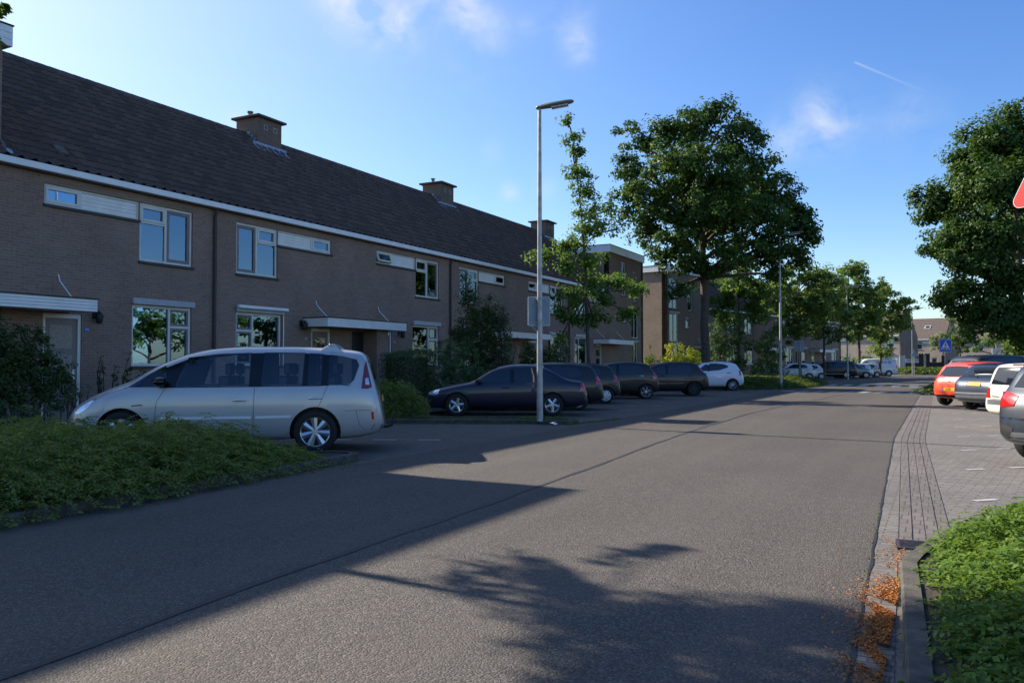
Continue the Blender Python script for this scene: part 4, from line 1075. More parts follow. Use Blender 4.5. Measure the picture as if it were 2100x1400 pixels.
for u,Z,its,lb in [(1668,82,[(1668,742,16,12),(1650,738,12,10)],'low bush in front of the last terrace house'),(1720,104,[(1700,735,16,12),(1725,738,18,14),(1742,745,14,10)],'bush before the pale far houses, left of the third lamp post'),(1760,104,[(1760,735,14,12),(1778,738,12,10)],'bush before the pale far houses, right of the third lamp post')]:
    sh(u,Z,0,its,.2,LM_oak if Z>90 else LM_dark,lb,name='garden_bush',dens=4,rc=.4,m=30,cat='bush')
# ---------------------------------------------------------------- planted ground cover
def in_poly(x,y,poly):
    r=np.zeros(len(x),bool);n=len(poly)
    for i in range(n):
        (x0,y0),(x1,y1)=poly[i-1],poly[i]
        c=((y0>y)!=(y1>y))&(x<(x1-x0)*(y-y0)/((y1-y0) if y1!=y0 else 1e-9)+x0);r^=c
    return r
def edge_dist(x,y,poly):
    d=np.full(len(x),9.);n=len(poly)
    for i in range(n):
        a=np.array(poly[i-1]);b=np.array(poly[i]);ab=b-a
        t=np.clip(((x-a[0])*ab[0]+(y-a[1])*ab[1])/(ab@ab),0,1)
        d=np.minimum(d,np.hypot(x-a[0]-t*ab[0],y-a[1]-t*ab[1]))
    return d
def lump(x,y,s):
    return (np.sin(x*s+1.3)*np.cos(y*s*1.13+.7)+.6*np.sin(x*s*2.3+y*s*1.7+2)+.45*np.cos(x*s*4.1-y*s*3.7))/2
def cover(name,poly,box,nsp,hfun,leaf,lm,label,spl=.30,nl=11,over=.0,aspect=.6,rise=.5):
    """arching sprays: each stem carries two rows of leaflets"""
    x=rng.uniform(box[0],box[1],nsp*3);y=rng.uniform(box[2],box[3],nsp*3)
    k=in_poly(x,y,poly);x,y=x[k][:nsp],y[k][:nsp];d=edge_dist(x,y,poly);n=len(x)
    top=hfun(x,y,d)
    z=top*rng.uniform(.25,1.0,n)**.6
    az=rng.uniform(0,2*np.pi,n);ln=spl*rng.uniform(.6,1.3,n)
    dirv=np.stack([np.cos(az),np.sin(az),rng.uniform(-.15,rise,n)],1);dirv/=np.linalg.norm(dirv,axis=1,keepdims=True)
    t=np.linspace(.05,1,nl)[None,:]
    P=np.stack([x,y,z],1)[:,None,:]+dirv[:,None,:]*(t*ln[:,None])[...,None]
    P[...,2]-=.45*(t**2)*ln[:,None]
    side=np.stack([-np.sin(az),np.cos(az),np.zeros(n)],1)
    sg=np.where(np.arange(nl)%2==0,1,-1)[None,:,None]
    P=P+side[:,None,:]*sg*leaf*.42
    N=np.zeros_like(P);N[...,2]=1;N+=dirv[:,None,:]*(.5*t)[...,None]+rng.normal(scale=.38,size=P.shape)
    P=P.reshape(-1,3);N=N.reshape(-1,3);P[:,2]=np.maximum(P[:,2],.06)
    v,f=leaf_quads(P,N,leaf,aspect)
    o=np_mesh(name,v,f,lm);return tag(o,kind='stuff')
cover('ground_cover',[(-12.6,1),(-7.08,1),(-7.12,5),(-7.42,8.2),(-7.8,9.15),(-12.5,6.9)],(-12.6,-7.0,1.5,9.8),17000,lambda x,y,d:(.14+.46*np.clip(d/.9,0,1)**.7)*(1+.27*lump(x,y,2.4)+.10*rng.normal(size=len(x)))*np.where(y>8.0,np.clip((10.2-y)/2.2,.25,1),1),.044,LM_bed,'bed',.32,14,rise=.42)
cover('ground_cover',[(.08,1.5),(3.2,1.5),(3.2,9.2),(1.5,8.9),(.75,8.1),(.16,7.2),(-.02,6.5),(-.06,5.9),(.02,3.9)],(-.1,3.2,1.6,9.8),15000,lambda x,y,d:(.10+.34*np.clip(d/.5,0,1)**.7)*(1+.25*lump(x,y,3.3)),.036,LM_bedr,'bed',.20,12)
cover('ground_cover',ISL2,(-12.5,-6.6,44.6,58.5),3600,lambda x,y,d:(.15+.48*np.clip(d/1.2,0,1))*(1+.2*lump(x,y,1.3)),.12,LM_grass,'verge',.5,9)
cover('ground_cover',ISL3,(-.75,3.4,41.2,57.5),1500,lambda x,y,d:(.15+.5*np.clip(d/1.,0,1)),.12,LM_grass,'verge',.5,9)
cover('verge_grass',VERGE,(-39,41,109,131),4500,lambda x,y,d:(.2+.8*np.clip(d/1.,0,1)),.30,LM_grass,'verge',.7,7)
def tufts(name,pts,n,h,lm,spread=.10):
    c=np.array(pts)[rng.integers(0,len(pts),n)]+rng.normal(scale=spread,size=(n,2))
    hh=h*rng.uniform(.4,1.2,n);az=rng.uniform(0,6.28,n);w=.007+hh*.02;l=rng.normal(scale=.35,size=(n,2))*hh[:,None]
    v=np.empty((n,3,3));v[:,0]=np.c_[c[:,0]-np.cos(az)*w,c[:,1]-np.sin(az)*w,np.full(n,.004)];v[:,1]=np.c_[c[:,0]+np.cos(az)*w,c[:,1]+np.sin(az)*w,np.full(n,.004)]
    v[:,2]=np.c_[c[:,0]+l[:,0],c[:,1]+l[:,1],hh]
    return tag(np_mesh(name,v.reshape(-1,3),np.arange(3*n).reshape(n,3),lm),kind='stuff')
line_pts=lambda a,b,n:[(a[0]+(b[0]-a[0])*i/n,a[1]+(b[1]-a[1])*i/n) for i in range(n+1)]
tufts('weeds',line_pts((-12.2,15.9),(-8.6,17.5),30)+line_pts((-8.7,17.4),(-7.7,17.7),10)*3,2600,.16,LM_grass,.10)
tufts('weeds',line_pts((-12,15.3),(-8.6,16.9),30)+line_pts((-7.0,1),(-7.3,9),30)+line_pts((-7.5,17.2),(-7.2,19.5),12)*2,1500,.06,LM_grass,.05)
tufts('weeds',line_pts((-.375,4),(-.525,9),25),130,.022,LM_grass,.010)
# dry blossom litter in the right-hand gutter
n=6500
y=np.concatenate([rng.normal(5.15,.32,n//2),rng.normal(4.3,.25,n//3),rng.uniform(3.5,7.2,n-n//2-n//3)])
x=-.235-np.abs(rng.normal(0,.075,n))*np.where(rng.random(n)<.15,2.0,1)
k=np.sin(y*7)+.6*np.sin(y*17+x*30)>-.75;x,y=x[k],y[k]
v,f=leaf_quads(np.stack([x,y,.016+rng.uniform(0,.014,len(x))],1),np.stack([rng.normal(0,.4,len(x)),rng.normal(0,.4,len(x)),np.ones(len(x))],1),.019,.45)
tag(np_mesh('leaf_litter',v,f,LM_rust),kind='stuff')
n=700
x=rng.uniform(-7.4,-7.0,n);y=rng.uniform(2,10,n)
v,f=leaf_quads(np.stack([x,y,np.full(n,.016)],1),np.stack([rng.normal(0,.3,n),rng.normal(0,.3,n),np.ones(n)],1),.022,.5)
tag(np_mesh('leaf_litter',v,f,LM_rust),kind='stuff')
# ================================================================ cars
def pchip(pts):
    x=np.array([p[0] for p in pts],float);y=np.array([p[1] for p in pts],float)
    h=np.diff(x);d=np.diff(y)/h;m=np.zeros(len(x))
    m[0]=d[0];m[-1]=d[-1]
    for i in range(1,len(x)-1):
        if d[i-1]*d[i]<=0:m[i]=0
        else:
            w1=2*h[i]+h[i-1];w2=h[i]+2*h[i-1];m[i]=(w1+w2)/(w1/d[i-1]+w2/d[i])
    def f(t):
        t=min(max(t,x[0]),x[-1]);i=int(min(max(np.searchsorted(x,t)-1,0),len(x)-2))
        s=(t-x[i])/h[i]
        return float((1+2*s)*(1-s)**2*y[i]+s*(1-s)**2*h[i]*m[i]+s*s*(3-2*s)*y[i+1]+s*s*(s-1)*h[i]*m[i+1])
    return f
def smooth01(t):t=min(1,max(0,t));return t*t*(3-2*t)
class Car:
    """s runs from the nose (0) to the tail (L); local x=L/2-s forward, y left, z up"""
    def __init__(c,sp,name,label,loc,heading,paint,group):
        c.sp=sp;c.L=sp['L'];c.hw=sp['W']/2;c.paint=paint
        c.root=empty(name,(loc[0],loc[1],loc[2] if len(loc)>2 else .01),heading,label,sp.get('cat','car'),group)
        c.top=pchip(sp['top']);c.belt=pchip(sp['belt']);c.bot=pchip(sp.get('bot',[(0,.30),(.15,.20),(.6,.19),(c.L-.6,.20),(c.L-.12,.27),(c.L,.36)]))
        c.plan=pchip(sp.get('plan',[(0,.50),(.05,.66),(.18,.84),(.45,.94),(.9,.985),(c.L*.5,1),(c.L-.7,.985),(c.L-.3,.955),(c.L-.12,.91),(c.L-.04,.84),(c.L-.01,.76),(c.L,.68)]))
        c.make_body()
    def ring(c,s):
        w=c.hw*c.plan(s);zt=c.top(s);zb=c.bot(s);zk=min(c.belt(s),zt-.045);g=max(0,zt-zk)
        zk=max(zk,zb+.08);t=smooth01((g-.06)/.25);tum=c.sp.get('tumble',.30)
        lo=[(0,zb),(.80*w,zb),(.945*w,zb+.045),(.985*w,zb+.30*(zk-zb)),(1.0*w,zb+.58*(zk-zb)),(.99*w,zb+.86*(zk-zb)),(.955*w,zk)]
        ghe=[(.945*w-tum*g*.42,zk+.45*g),(.935*w-tum*g*.84,zk+.86*g),(.905*w-tum*g-.045,zt-.028),(.52*w,zt-.004),(0,zt+.004)]
        hd=[(.86*w,zk+.50*(zt-zk)),(.72*w,zk+.74*(zt-zk)),(.52*w,zk+.90*(zt-zk)),(.28*w,zk+.98*(zt-zk)),(0,zt)]
        up=[(a[0]*t+b[0]*(1-t),a[1]*t+b[1]*(1-t)) for a,b in zip(ghe,hd)]
        return lo+up
    def make_body(c):
        L=c.L
        ss=sorted(set([0,.03,.08,.15,.24,.35]+list(np.linspace(.5,L-.5,26))+[L-.38,L-.28,L-.2,L-.13,L-.07,L-.03,L]+[p[0] for p in c.sp['top']]))
        ss2=[ss[0]]
        for s in ss[1:]:
            if s-ss2[-1]>.024:ss2.append(s)
        mb=MB();n=None
        for s in ss2:
            r=c.ring(s);x=L/2-s
            full=[(x,-y,z) for y,z in r]+[(x,y,z) for y,z in r[-2:0:-1]]
            n=len(full);mb.v+=full
        for i in range(len(ss2)-1):
            for k in range(n):
                a=i*n+k;b=i*n+(k+1)%n;mb.f.append((a,b,b+n,a+n));mb.mi.append(0)
        # inset caps keep the ends from pinching
        for i,sg in ((0,1),(len(ss2)-1,-1)):
            mb.f.append(tuple(i*n+k for k in range(n)));mb.mi.append(0)
        me=mb.mesh('body');o=link('body',me,c.paint,c.root);c.body=o
        md=o.modifiers.new('s','SUBSURF');md.levels=1;md.render_levels=1
        dg=bpy.context.evaluated_depsgraph_get();me2=bpy.data.meshes.new_from_object(o.evaluated_get(dg))
        o.modifiers.clear();o.data=me2
        me2.polygons.foreach_set('use_smooth',[True]*len(me2.polygons))
        bm=bmesh.new();bm.from_mesh(me2);c.bvh=BVHTree.FromBMesh(bm);bm.free()
        c.cutters=[]
    def cut(c):
        """wheel arches and (where asked) open side windows"""
        sp=c.sp;mb=MB()
        for s in (sp['fo'],sp['fo']+sp['wb']):
            for sd in (-1,1):
                r=sp['r']+sp.get('gap',.05)
                pr=[(0,0),(r,0),(r,.5),(0,.5)]
                x=c.L/2-s;n=28;b=len(mb.v)
                y0=sd*(c.hw-.30);y1=sd*(c.hw+.3)
                vs=[(x+r*math.cos(2*math.pi*k/n),y0,sp['r']+r*math.sin(2*math.pi*k/n)) for k in range(n)]+[(x+r*math.cos(2*math.pi*k/n),y1,sp['r']+r*math.sin(2*math.pi*k/n)) for k in range(n)]
                mb.add(vs,[tuple(range(n-1,-1,-1)),tuple(range(n,2*n))]+[(k,(k+1)%n,n+(k+1)%n,n+k) for k in range(n)])
        for poly in c.cutters:
            n=len(poly);vs=[(c.L/2-s,-2,z) for s,z in poly]+[(c.L/2-s,2,z) for s,z in poly]
            mb.add(vs,[tuple(range(n-1,-1,-1)),tuple(range(n,2*n))]+[(k,(k+1)%n,n+(k+1)%n,n+k) for k in range(n)])
        k=mb.build('cutter',M['black'],c.root);md=c.body.modifiers.new('b','BOOLEAN');md.object=k;md.solver='EXACT';md.material_mode='TRANSFER'
        md.use_self=True
        dg=bpy.context.evaluated_depsgraph_get();me=bpy.data.meshes.new_from_object(c.body.evaluated_get(dg))
        c.body.modifiers.clear();c.body.data=me;me.name='body'
        me.set_sharp_from_angle(angle=R(50))
        bpy.data.objects.remove(k)
    # -- conforming pieces
    def hit(c,o,d):
        h=c.bvh.ray_cast(Vector(o),Vector(d))
        return (h[0],h[1]) if h[0] is not None else (None,None)
    def panel(c,name,m,bot,top,D=None,n=10,k=4,off=.004,parent=None,both=True,ref=(0,0)):
        """skin patch between two curves. D None: curves are (s,z), laid on the side(s);
        otherwise D=(dx,dy): curves are (t,z) across the view direction D"""
        outs=[]
        for sd in ((1,-1) if both else (1,)):
            vs=[]
            fb=np.array(bot,float);ft=np.array(top,float)
            def samp(a,t):
                q=np.r_[0,np.cumsum(np.hypot(np.diff(a[:,0]),np.diff(a[:,1])))];q/=max(q[-1],1e-9)
                return np.array([np.interp(t,q,a[:,0]),np.interp(t,q,a[:,1])])
            last=None
            for i in range(n+1):
                pb=samp(fb,i/n);pt=samp(ft,i/n)
                for j in range(k+1):
                    q=pb+(pt-pb)*j/k
                    if D is None:
                        o=Vector((c.L/2-q[0],3*sd,q[1]));d=Vector((0,-sd,0))
                    else:
                        d=Vector((D[0],D[1]*sd,0)).normalized();u=Vector((-d.y,d.x,0))*(1 if sd==1 else -1)
                        o=Vector((ref[0],ref[1]*sd,0))+u*q[0]+Vector((0,0,q[1]))-d*4
                    loc,nor=c.hit(o,d)
                    if loc is None:
                        loc,nor=(last if last else (o+d*4,-d))
                    last=(loc,nor)
                    vs.append(loc+nor*off)
            fs=[(i*(k+1)+j,(i+1)*(k+1)+j,(i+1)*(k+1)+j+1,i*(k+1)+j+1) for i in range(n) for j in range(k)]
            mb=MB();mb.add(vs,fs);o=mb.build(name,m,parent or c.body,40)
            for p in o.data.polygons:pass
            outs.append(o)
        return outs
    def line(c,name,m,pts,wid=.006,off=.0025,D=None,n=24,both=True,parent=None,ref=(0,0)):
        for sd in ((1,-1) if both else (1,)):
            a=np.array(pts,float);q=np.r_[0,np.cumsum(np.hypot(np.diff(a[:,0]),np.diff(a[:,1])))];q/=q[-1]
            ctr=[];nr=[]
            for i in range(n+1):
                x,z=np.interp(i/n,q,a[:,0]),np.interp(i/n,q,a[:,1])
                if D is None:o=Vector((c.L/2-x,3*sd,z));d=Vector((0,-sd,0))
                else:
                    d=Vector((D[0],D[1]*sd,0)).normalized();u=Vector((-d.y,d.x,0))*(1 if sd==1 else -1)
                    o=Vector((ref[0],ref[1]*sd,0))+u*x+Vector((0,0,z))-d*4
                loc,nor=c.hit(o,d)
                if loc is None:continue
                ctr.append(loc);nr.append(nor)
            if len(ctr)<3:continue
            vs=[]
            for i in range(len(ctr)):
                d=(ctr[min(i+1,len(ctr)-1)]-ctr[max(i-1,0)]).normalized();b=d.cross(nr[i]).normalized()
                vs+=[ctr[i]+nr[i]*off+b*wid/2,ctr[i]+nr[i]*off-b*wid/2]
            mb=MB();mb.add(vs,[(2*i,2*i+1,2*i+3,2*i+2) for i in range(len(ctr)-1)]);mb.build(name,m,parent or c.body)
    def wheels(c,style='star',m=None,spokes=7,sides=(1,-1),both_rims=True):
        sp=c.sp;r=sp['r'];tw=.20;key=(r,style,spokes,m.name if m else '')
        if key not in WHEELS:
            rr=r*sp.get('rimf',.66)
            mb=MB();mb.lathe([(rr*.98,-tw/2+.02),(r*.80,-tw/2),(r*.93,-tw/2+.008),(r*.985,-tw/2+.03),(r,-tw/2+.06),(r,tw/2-.06),(r*.985,tw/2-.03),(r*.93,tw/2-.008),(r*.80,tw/2),(rr*.98,tw/2-.02)],'y',(0,0,0),36,True)
            tm=mb.mesh('tyre',50)
            mb=MB();f=tw/2-.012
            mb.lathe([(rr*.985,f+.004),(rr,f),(rr*.99,f-.02),(rr*.93,f-.03),(rr*.90,-tw/2+.03)],'y',(0,0,0),36)
            mb.lathe([(rr*.985,f+.004),(rr*.93,f-.004),(rr*.91,f-.03)],'y',(0,0,0),36)
            if style=='cap':
                n=36;mb.lathe([(0,f+.012),(rr*.35,f+.012),(rr*.6,f+.006),(rr*.93,f-.006)],'y',(0,0,0),n)
                b=MB()
                hol=[]
                for i in range(spokes):
                    a=2*math.pi*i/spokes;cx,cz=rr*.68*math.cos(a),rr*.68*math.sin(a)
                    hol.append((cx,cz))
                mb.cur=1
                for cx,cz in hol:
                    pts=[(cx+rr*.13*math.cos(t)*1.0,f+.0125-.018*abs(0),cz+rr*.13*math.sin(t)) for t in [2*math.pi*k/12 for k in range(12)]]
                    mb.add([(p[0],f+.006,p[2]) for p in pts],[tuple(range(12))])
                mb.cur=0
            else:
                mb.lathe([(0,f-.002),(rr*.20,f-.002),(rr*.24,f-.02),(rr*.24,f-.07),(0,f-.07)],'y',(0,0,0),24)
                for i in range(spokes):
                    a0=2*math.pi*i/spokes
                    def spoke(a0,w0,w1,twist=0):
                        ca,sa=math.cos(a0),math.sin(a0);cb,sb=math.cos(a0+twist),math.sin(a0+twist)
                        P=lambda rad,w,y,C,S:(rad*C-w*S,y,rad*S+w*C)
                        r0,r1=rr*.15,rr*.95
                        vs=[P(r0,-w0,f-.012,ca,sa),P(r0,w0,f-.012,ca,sa),P(r1,w1,f-.006,cb,sb),P(r1,-w1,f-.006,cb,sb),
                            P(r0,-w0,f-.05,ca,sa),P(r0,w0,f-.05,ca,sa),P(r1,w1,f-.045,cb,sb),P(r1,-w1,f-.045,cb,sb)]
                        mid=[P(r0,0,f+.004,ca,sa),P(r1,0,f+.004,cb,sb)]
                        mb.add(vs+mid,[(0,8,9,3),(8,1,2,9),(7,6,5,4),(0,3,7,4),(1,5,6,2),(2,6,7,3)])
                    if style=='star':spoke(a0,.028,.052*r/.33)
                    elif style=='five':spoke(a0,.045,.034)
                    elif style=='multi':
                        spoke(a0,.012,.012,.16);spoke(a0,.012,.012,-.16)
                    elif style=='thin':spoke(a0,.02,.014)
                mb.cur=1;mb.lathe([(0,f-.075),(rr*.9,f-.075)],'y',(0,0,0),24);mb.cur=0
                for i in range(5):
                    a=2*math.pi*(i+.5)/5;mb.lathe([(.012,f-.001),(.012,f+.003),(0,f+.003)],'y',(rr*.19*math.cos(a),0,rr*.19*math.sin(a)),6)
            rm=mb.mesh('rim',35)
            rm.materials.append(m or M['alloy']);rm.materials.append(M['black']);tm.materials.append(M['rubber'])
            WHEELS[key]=(tm,rm)
        tm,rm=WHEELS[key]
        for s in (sp['fo'],sp['fo']+sp['wb']):
            for sd in sides:
                t=link('wheel',tm,None,c.root);t.location=(c.L/2-s,sd*(c.hw-.115),r);t.rotation_euler=(0,random.uniform(0,6),0 if sd>0 else math.pi)
                link('rim',rm,None,t)
    def mirrors(c,s,z,m=None,size=1.):
        for sd in (1,-1):
            mb=MB();x=c.L/2-s;y=c.hw*c.plan(s)*.93
            vs=[];k=size
            for (dx_,sc_) in ((-.055,.8),(-.02,1.),(.03,1.),(.075,.72),(.10,.35)):
                for t in range(10):
                    a=2*math.pi*t/10;vs.append((x+dx_*k,sd*(y+.115*k+.085*k*sc_*math.cos(a)),z+.07*k+.062*k*sc_*math.sin(a)))
            fs=[(i*10+t,i*10+(t+1)%10,(i+1)*10+(t+1)%10,(i+1)*10+t) for i in range(4) for t in range(10)]+[tuple(range(10)),tuple(range(49,39,-1))]
            mb.add(vs,fs);mb.tube([(x,sd*(y-.03),z+.0),(x,sd*(y+.09*k),z+.04*k)],.022*k,6)
            mb.build('wing_mirror',m or c.paint,c.root,50)
    def handle(c,s,z,m=None,ln=.2):
        for sd in (1,-1):
            p,nr=c.hit((c.L/2-s,3*sd,z),(0,-sd,0))
            if p is None:continue
            mb=MB();x=p.x;mb.tube([(x+ln/2,p.y,z-.004),(x+ln*.42,p.y+sd*.028,z),(x-ln*.42,p.y+sd*.028,z+.003),(x-ln/2,p.y,z+.003)],[.010,.015,.015,.010],7);mb.build('door_handle',m or c.paint,c.body,60)
    def plate_rear(c,z,text,w_=.50,h_=.105,front=False,m=None):
        x0=3*(1 if front else -1);p,nr=c.hit((x0,0,z),(-x0,0,0))
        if p is None:return
        sg=1 if front else -1;x=p.x+sg*.018
        tilt=math.asin(max(-.5,min(.5,nr.z)))*.6
        mb=MB();mb.box(-.006,.006,-w_/2,w_/2,-h_/2,h_/2);pl=mb.build('number_plate',m or M['plate'],c.root,None,.002)
        pl.location=(x,0,z);pl.rotation_euler=(0,-sg*tilt if not front else -tilt,0)
        mb=MB();yy=w_/2*(1 if not front else -1)
        a,b=sorted((yy,yy-(.045 if not front else -.045)))
        mb.box(sg*.0062 if sg>0 else -.0078,.0078 if sg>0 else -.0062,a,b,-h_/2,h_/2);mb.build('country_band',M['plate_blue'],pl)
        if text:text_mesh(text,h_*.82,'registration',M['sign_black'],pl,(sg*.0085,-.02 if not front else .02,0),(R(90),0,R(90) if front else R(-90)),.001)
WHEELS={}
def hatch_spec(L,W,H,wb,fo,r,hood_z=.78,cowl_s=.95,cowl_z=.98,roof_s=1.75,roof_e=None,belt=.93,belt_r=.99,tail='round',nose_z=.60):
    roof_e=roof_e or L-.62
    if tail=='round':tl=[(L-.42,H*.925),(L-.30,H*.82),(L-.17,H*.70),(L-.07,H*.60),(L-.02,H*.50),(L,.42)]
    elif tail=='upright':tl=[(L-.38,H*.935),(L-.27,H*.82),(L-.17,H*.70),(L-.09,H*.62),(L-.02,H*.50),(L,.42)]
    elif tail=='estate':tl=[(L-.22,H*.95),(L-.15,H*.85),(L-.09,H*.70),(L-.05,H*.60),(L-.02,H*.50),(L,.42)]
    else:tl=[(L-.50,H*.91),(L-.33,H*.78),(L-.17,H*.67),(L-.06,H*.58),(L-.02,H*.48),(L,.42)]
    return dict(L=L,W=W,H=H,wb=wb,fo=fo,r=r,
        top=[(0,nose_z-.12),(.06,nose_z),(.30,hood_z),(cowl_s,cowl_z),(cowl_s+.38,cowl_z+(H-cowl_z)*.50),(roof_s,H-.07),(roof_s+.55,H-.005),((roof_s+roof_e)/2+.25,H),(roof_e,H-.045)]+tl,
        belt=[(0,nose_z-.16),(.3,hood_z-.09),(cowl_s,belt-.03),(L*.5,belt+.01),(L-.4,belt_r),(L-.12,belt_r-.12),(L,.38)])
def generic(sp,name,label,loc,heading,paint,group,side,pillars=(),lines=(),wheel=('star',None,7),lights=None,handles=(),mirror=None,rear=None,mould=None,front=True,glass=None,through=False):
    c=Car(sp,name,label,loc,heading,paint,group)
    g=glass or M['cglass']
    if through:
        for b,t in side:c.cutters.append(list(b)+list(t)[::-1])
    c.cut()
    for b,t in side:c.panel('side_window',g,b,t,off=.005)
    for b,t in pillars:c.panel('pillar_trim',M['gloss_black'],b,t,off=.0035,n=6)
    for l in lines:c.line('door_gap',M['black'],l)
    c.wheels(*((wheel[0],wheel[1],wheel[2])))
    for s,z,m in handles:c.handle(s,z,m)
    if mirror:c.mirrors(*mirror)
    if mould:
        for b,t,m in mould:c.panel('side_moulding',m,b,t,off=.010,n=16,k=2)
    L=c.L
    # windscreen: laid on from the front
    if front:
        s0,z0,z1=sp['screen']
        yb=c.hw*.80;yt=c.hw*.66
        c.panel('windscreen',g,[(-yb,z0),(-yb*.5,z0-.02),(0,z0-.025),(yb*.5,z0-.02),(yb,z0)],[(-yt,z1),(-yt*.5,z1+.02),(0,z1+.028),(yt*.5,z1+.02),(yt,z1)],D=(-1,0),n=12,k=6,off=.004,both=False)
    if rear:
        zb,zt,wb_,wt_=rear['win']
        c.panel('rear_window',g,[(-wb_,zb),(0,zb-.015),(wb_,zb)],[(-wt_,zt),(0,zt+.02),(wt_,zt)],D=(1,0),n=12,k=6,off=.004,both=False)
        for (b,t,m) in rear.get('lights',[]):c.panel('tail_light',m,b,t,D=(1,-.001),n=6,k=6,off=.008)
        for (b,t,m) in rear.get('side_lights',[]):c.panel('tail_light',m,b,t,n=5,k=5,off=.008)
        for (b,t,m) in rear.get('trims',[]):c.panel('rear_trim',m,b,t,D=(1,0),n=14,k=2,off=.006,both=False)
        for l in rear.get('lines',[]):c.line('tailgate_gap',M['black'],l,D=(1,0),both=False,wid=.008)
        if 'plate' in rear:c.plate_rear(rear['plate'][0],rear['plate'][1])
        if 'wiper' in rear:
            y0,z0,y1,z1=rear['wiper'];pts=[]
            for t in (0,.15,.5,1):
                yy,zz=y0+(y1-y0)*t,z0+(z1-z0)*t+.02*math.sin(t*3);p,nr=c.hit((-4,yy,zz),(1,0,0))
                if p is not None:pts.append(p+nr*(.03 if t<.3 else .018))
            if len(pts)>1:
                mb=MB();mb.tube(pts,[.016,.012,.008,.006][:len(pts)],6);mb.build('rear_wiper',M['black'],c.body,60)
    for (b,t,m,D) in (lights or []):
        if D is None:c.panel('headlight',m,b,t,n=6,k=5,off=.006)
        else:c.panel('headlight',m,b,t,D=D,n=6,k=5,off=.006,ref=(L/2-.3,c.hw-.35))
    return c
# ---------------------------------------------------------------- paints
M['mould']=simple('moulding_highlight',(.72,.73,.74),.25,var=.05)  # bright highlight along the silver moulding, painted as a paler tone
P_silver=carpaint('silver_metallic_paint',(.41,.42,.43),.3,.30,1,.25)
P_navy=carpaint('navy_paint',(.005,.006,.026),.1,.36,.6)
P_black=carpaint('black_paint',(.004,.004,.0045),0,.4,.55)
P_black2=carpaint('dark_metallic_paint',(.008,.008,.010),.2,.4,.55,.2)
P_white=carpaint('white_car_paint',(.70,.74,.80),0,.35)
P_cream=carpaint('cream_white_paint',(.76,.74,.60),0,.4)
P_red=carpaint('coral_red_paint',(.80,.075,.028),0,.32)
P_blue=carpaint('dark_slate_blue_paint',(.010,.022,.050),.3,.3,1,.2)
P_grey=carpaint('anthracite_paint',(.017,.025,.038),.2,.32,1,.25)
P_green=carpaint('grey_green_paint',(.16,.19,.19),.5,.35)
P_beige=carpaint('beige_paint',(.50,.46,.34),0,.4)
GL='cars parked nose-in along the terrace';GR='cars parked nose-in on the right-hand side';GF='cars parked beyond the second island'
HL=math.pi+R(27)    # heading of the cars on the left
def place(rearwheel,sp,heading,side=1):
    """centre of a car whose near-side rear wheel touches the ground at the given point"""
    x=sp['L']/2-sp['fo']-sp['wb'];y=side*(sp['W']/2-.1);c_,s_=math.cos(heading),math.sin(heading)
    return (rearwheel[0]-(x*c_-y*s_),rearwheel[1]-(x*s_+y*c_))
def G0(u,v,z=0.):
    d=pix_dir(u,v);t=(z-CAMH)/d.z;return (d.x*t,d.y*t)
# 1: silver people carrier ---------------------------------------------------------
sp=dict(L=4.86,W=1.87,H=1.74,wb=2.87,fo=.93,r=.335,rimf=.69,gap=.055,tumble=.32,
    top=[(0,.46),(.05,.60),(.18,.76),(.45,.93),(.72,1.05),(1.0,1.17),(1.4,1.42),(1.8,1.605),(2.15,1.69),(2.7,1.735),(3.4,1.735),(4.0,1.705),(4.42,1.655),(4.56,1.58),(4.64,1.36),(4.70,1.12),(4.76,.94),(4.83,.66),(4.86,.45)],
    belt=[(0,.42),(.2,.70),(.5,.85),(.9,.98),(1.4,1.02),(2.5,1.035),(3.6,1.045),(4.2,1.05),(4.6,1.0),(4.75,.84),(4.86,.42)],
    plan=[(0,.45),(.04,.60),(.15,.78),(.4,.91),(.8,.975),(2,1),(3.6,1),(4.2,.975),(4.55,.93),(4.72,.87),(4.82,.76),(4.86,.62)],
    bot=[(0,.30),(.15,.20),(.6,.19),(4.2,.20),(4.7,.27),(4.86,.38)],screen=(0,1.13,1.60))
LOW=lambda z:z if z<1.05 else 1.05+(z-1.05)*.91
sp['top']=[(a,LOW(b)) for a,b in sp['top']];sp['H']=1.68;sp['screen']=(0,1.12,LOW(1.60))
WIN=[([(1.00,1.035),(1.2,1.035),(1.58,1.04)],[(1.02,1.05),(1.30,1.25),(1.54,1.40)]),
     ([(1.70,1.045),(2.2,1.05),(2.80,1.055)],[(1.86,1.53),(2.3,1.595),(2.80,1.615)]),
     ([(2.98,1.055),(3.3,1.06),(3.60,1.06)],[(3.00,1.62),(3.3,1.62),(3.62,1.615)]),
     ([(3.68,1.06),(3.80,1.06),(3.88,1.06)],[(3.69,1.61),(3.8,1.605),(3.89,1.60)]),
     ([(3.99,1.06),(4.2,1.06),(4.33,1.08),(4.39,1.16)],[(4.0,1.585),(4.2,1.56),(4.42,1.50),(4.46,1.40)])]
PIL=[([(1.55,1.035),(1.72,1.04)],[(1.50,1.34),(1.90,1.52)]),([(2.79,1.045),(2.99,1.045)],[(2.79,1.605),(3.01,1.61)]),([(3.59,1.05),(3.69,1.05)],[(3.61,1.605),(3.70,1.60)]),
     ([(3.87,1.05),(4.00,1.05)],[(3.88,1.59),(4.01,1.575)]),([(.95,1.02),(4.35,1.048)],[(1.0,1.037),(4.30,1.062)])]
WIN=[tuple([(a,LOW(b)) for a,b in q] for q in w_) for w_ in WIN];PIL=[tuple([(a,LOW(b)) for a,b in q] for q in w_) for w_ in PIL]
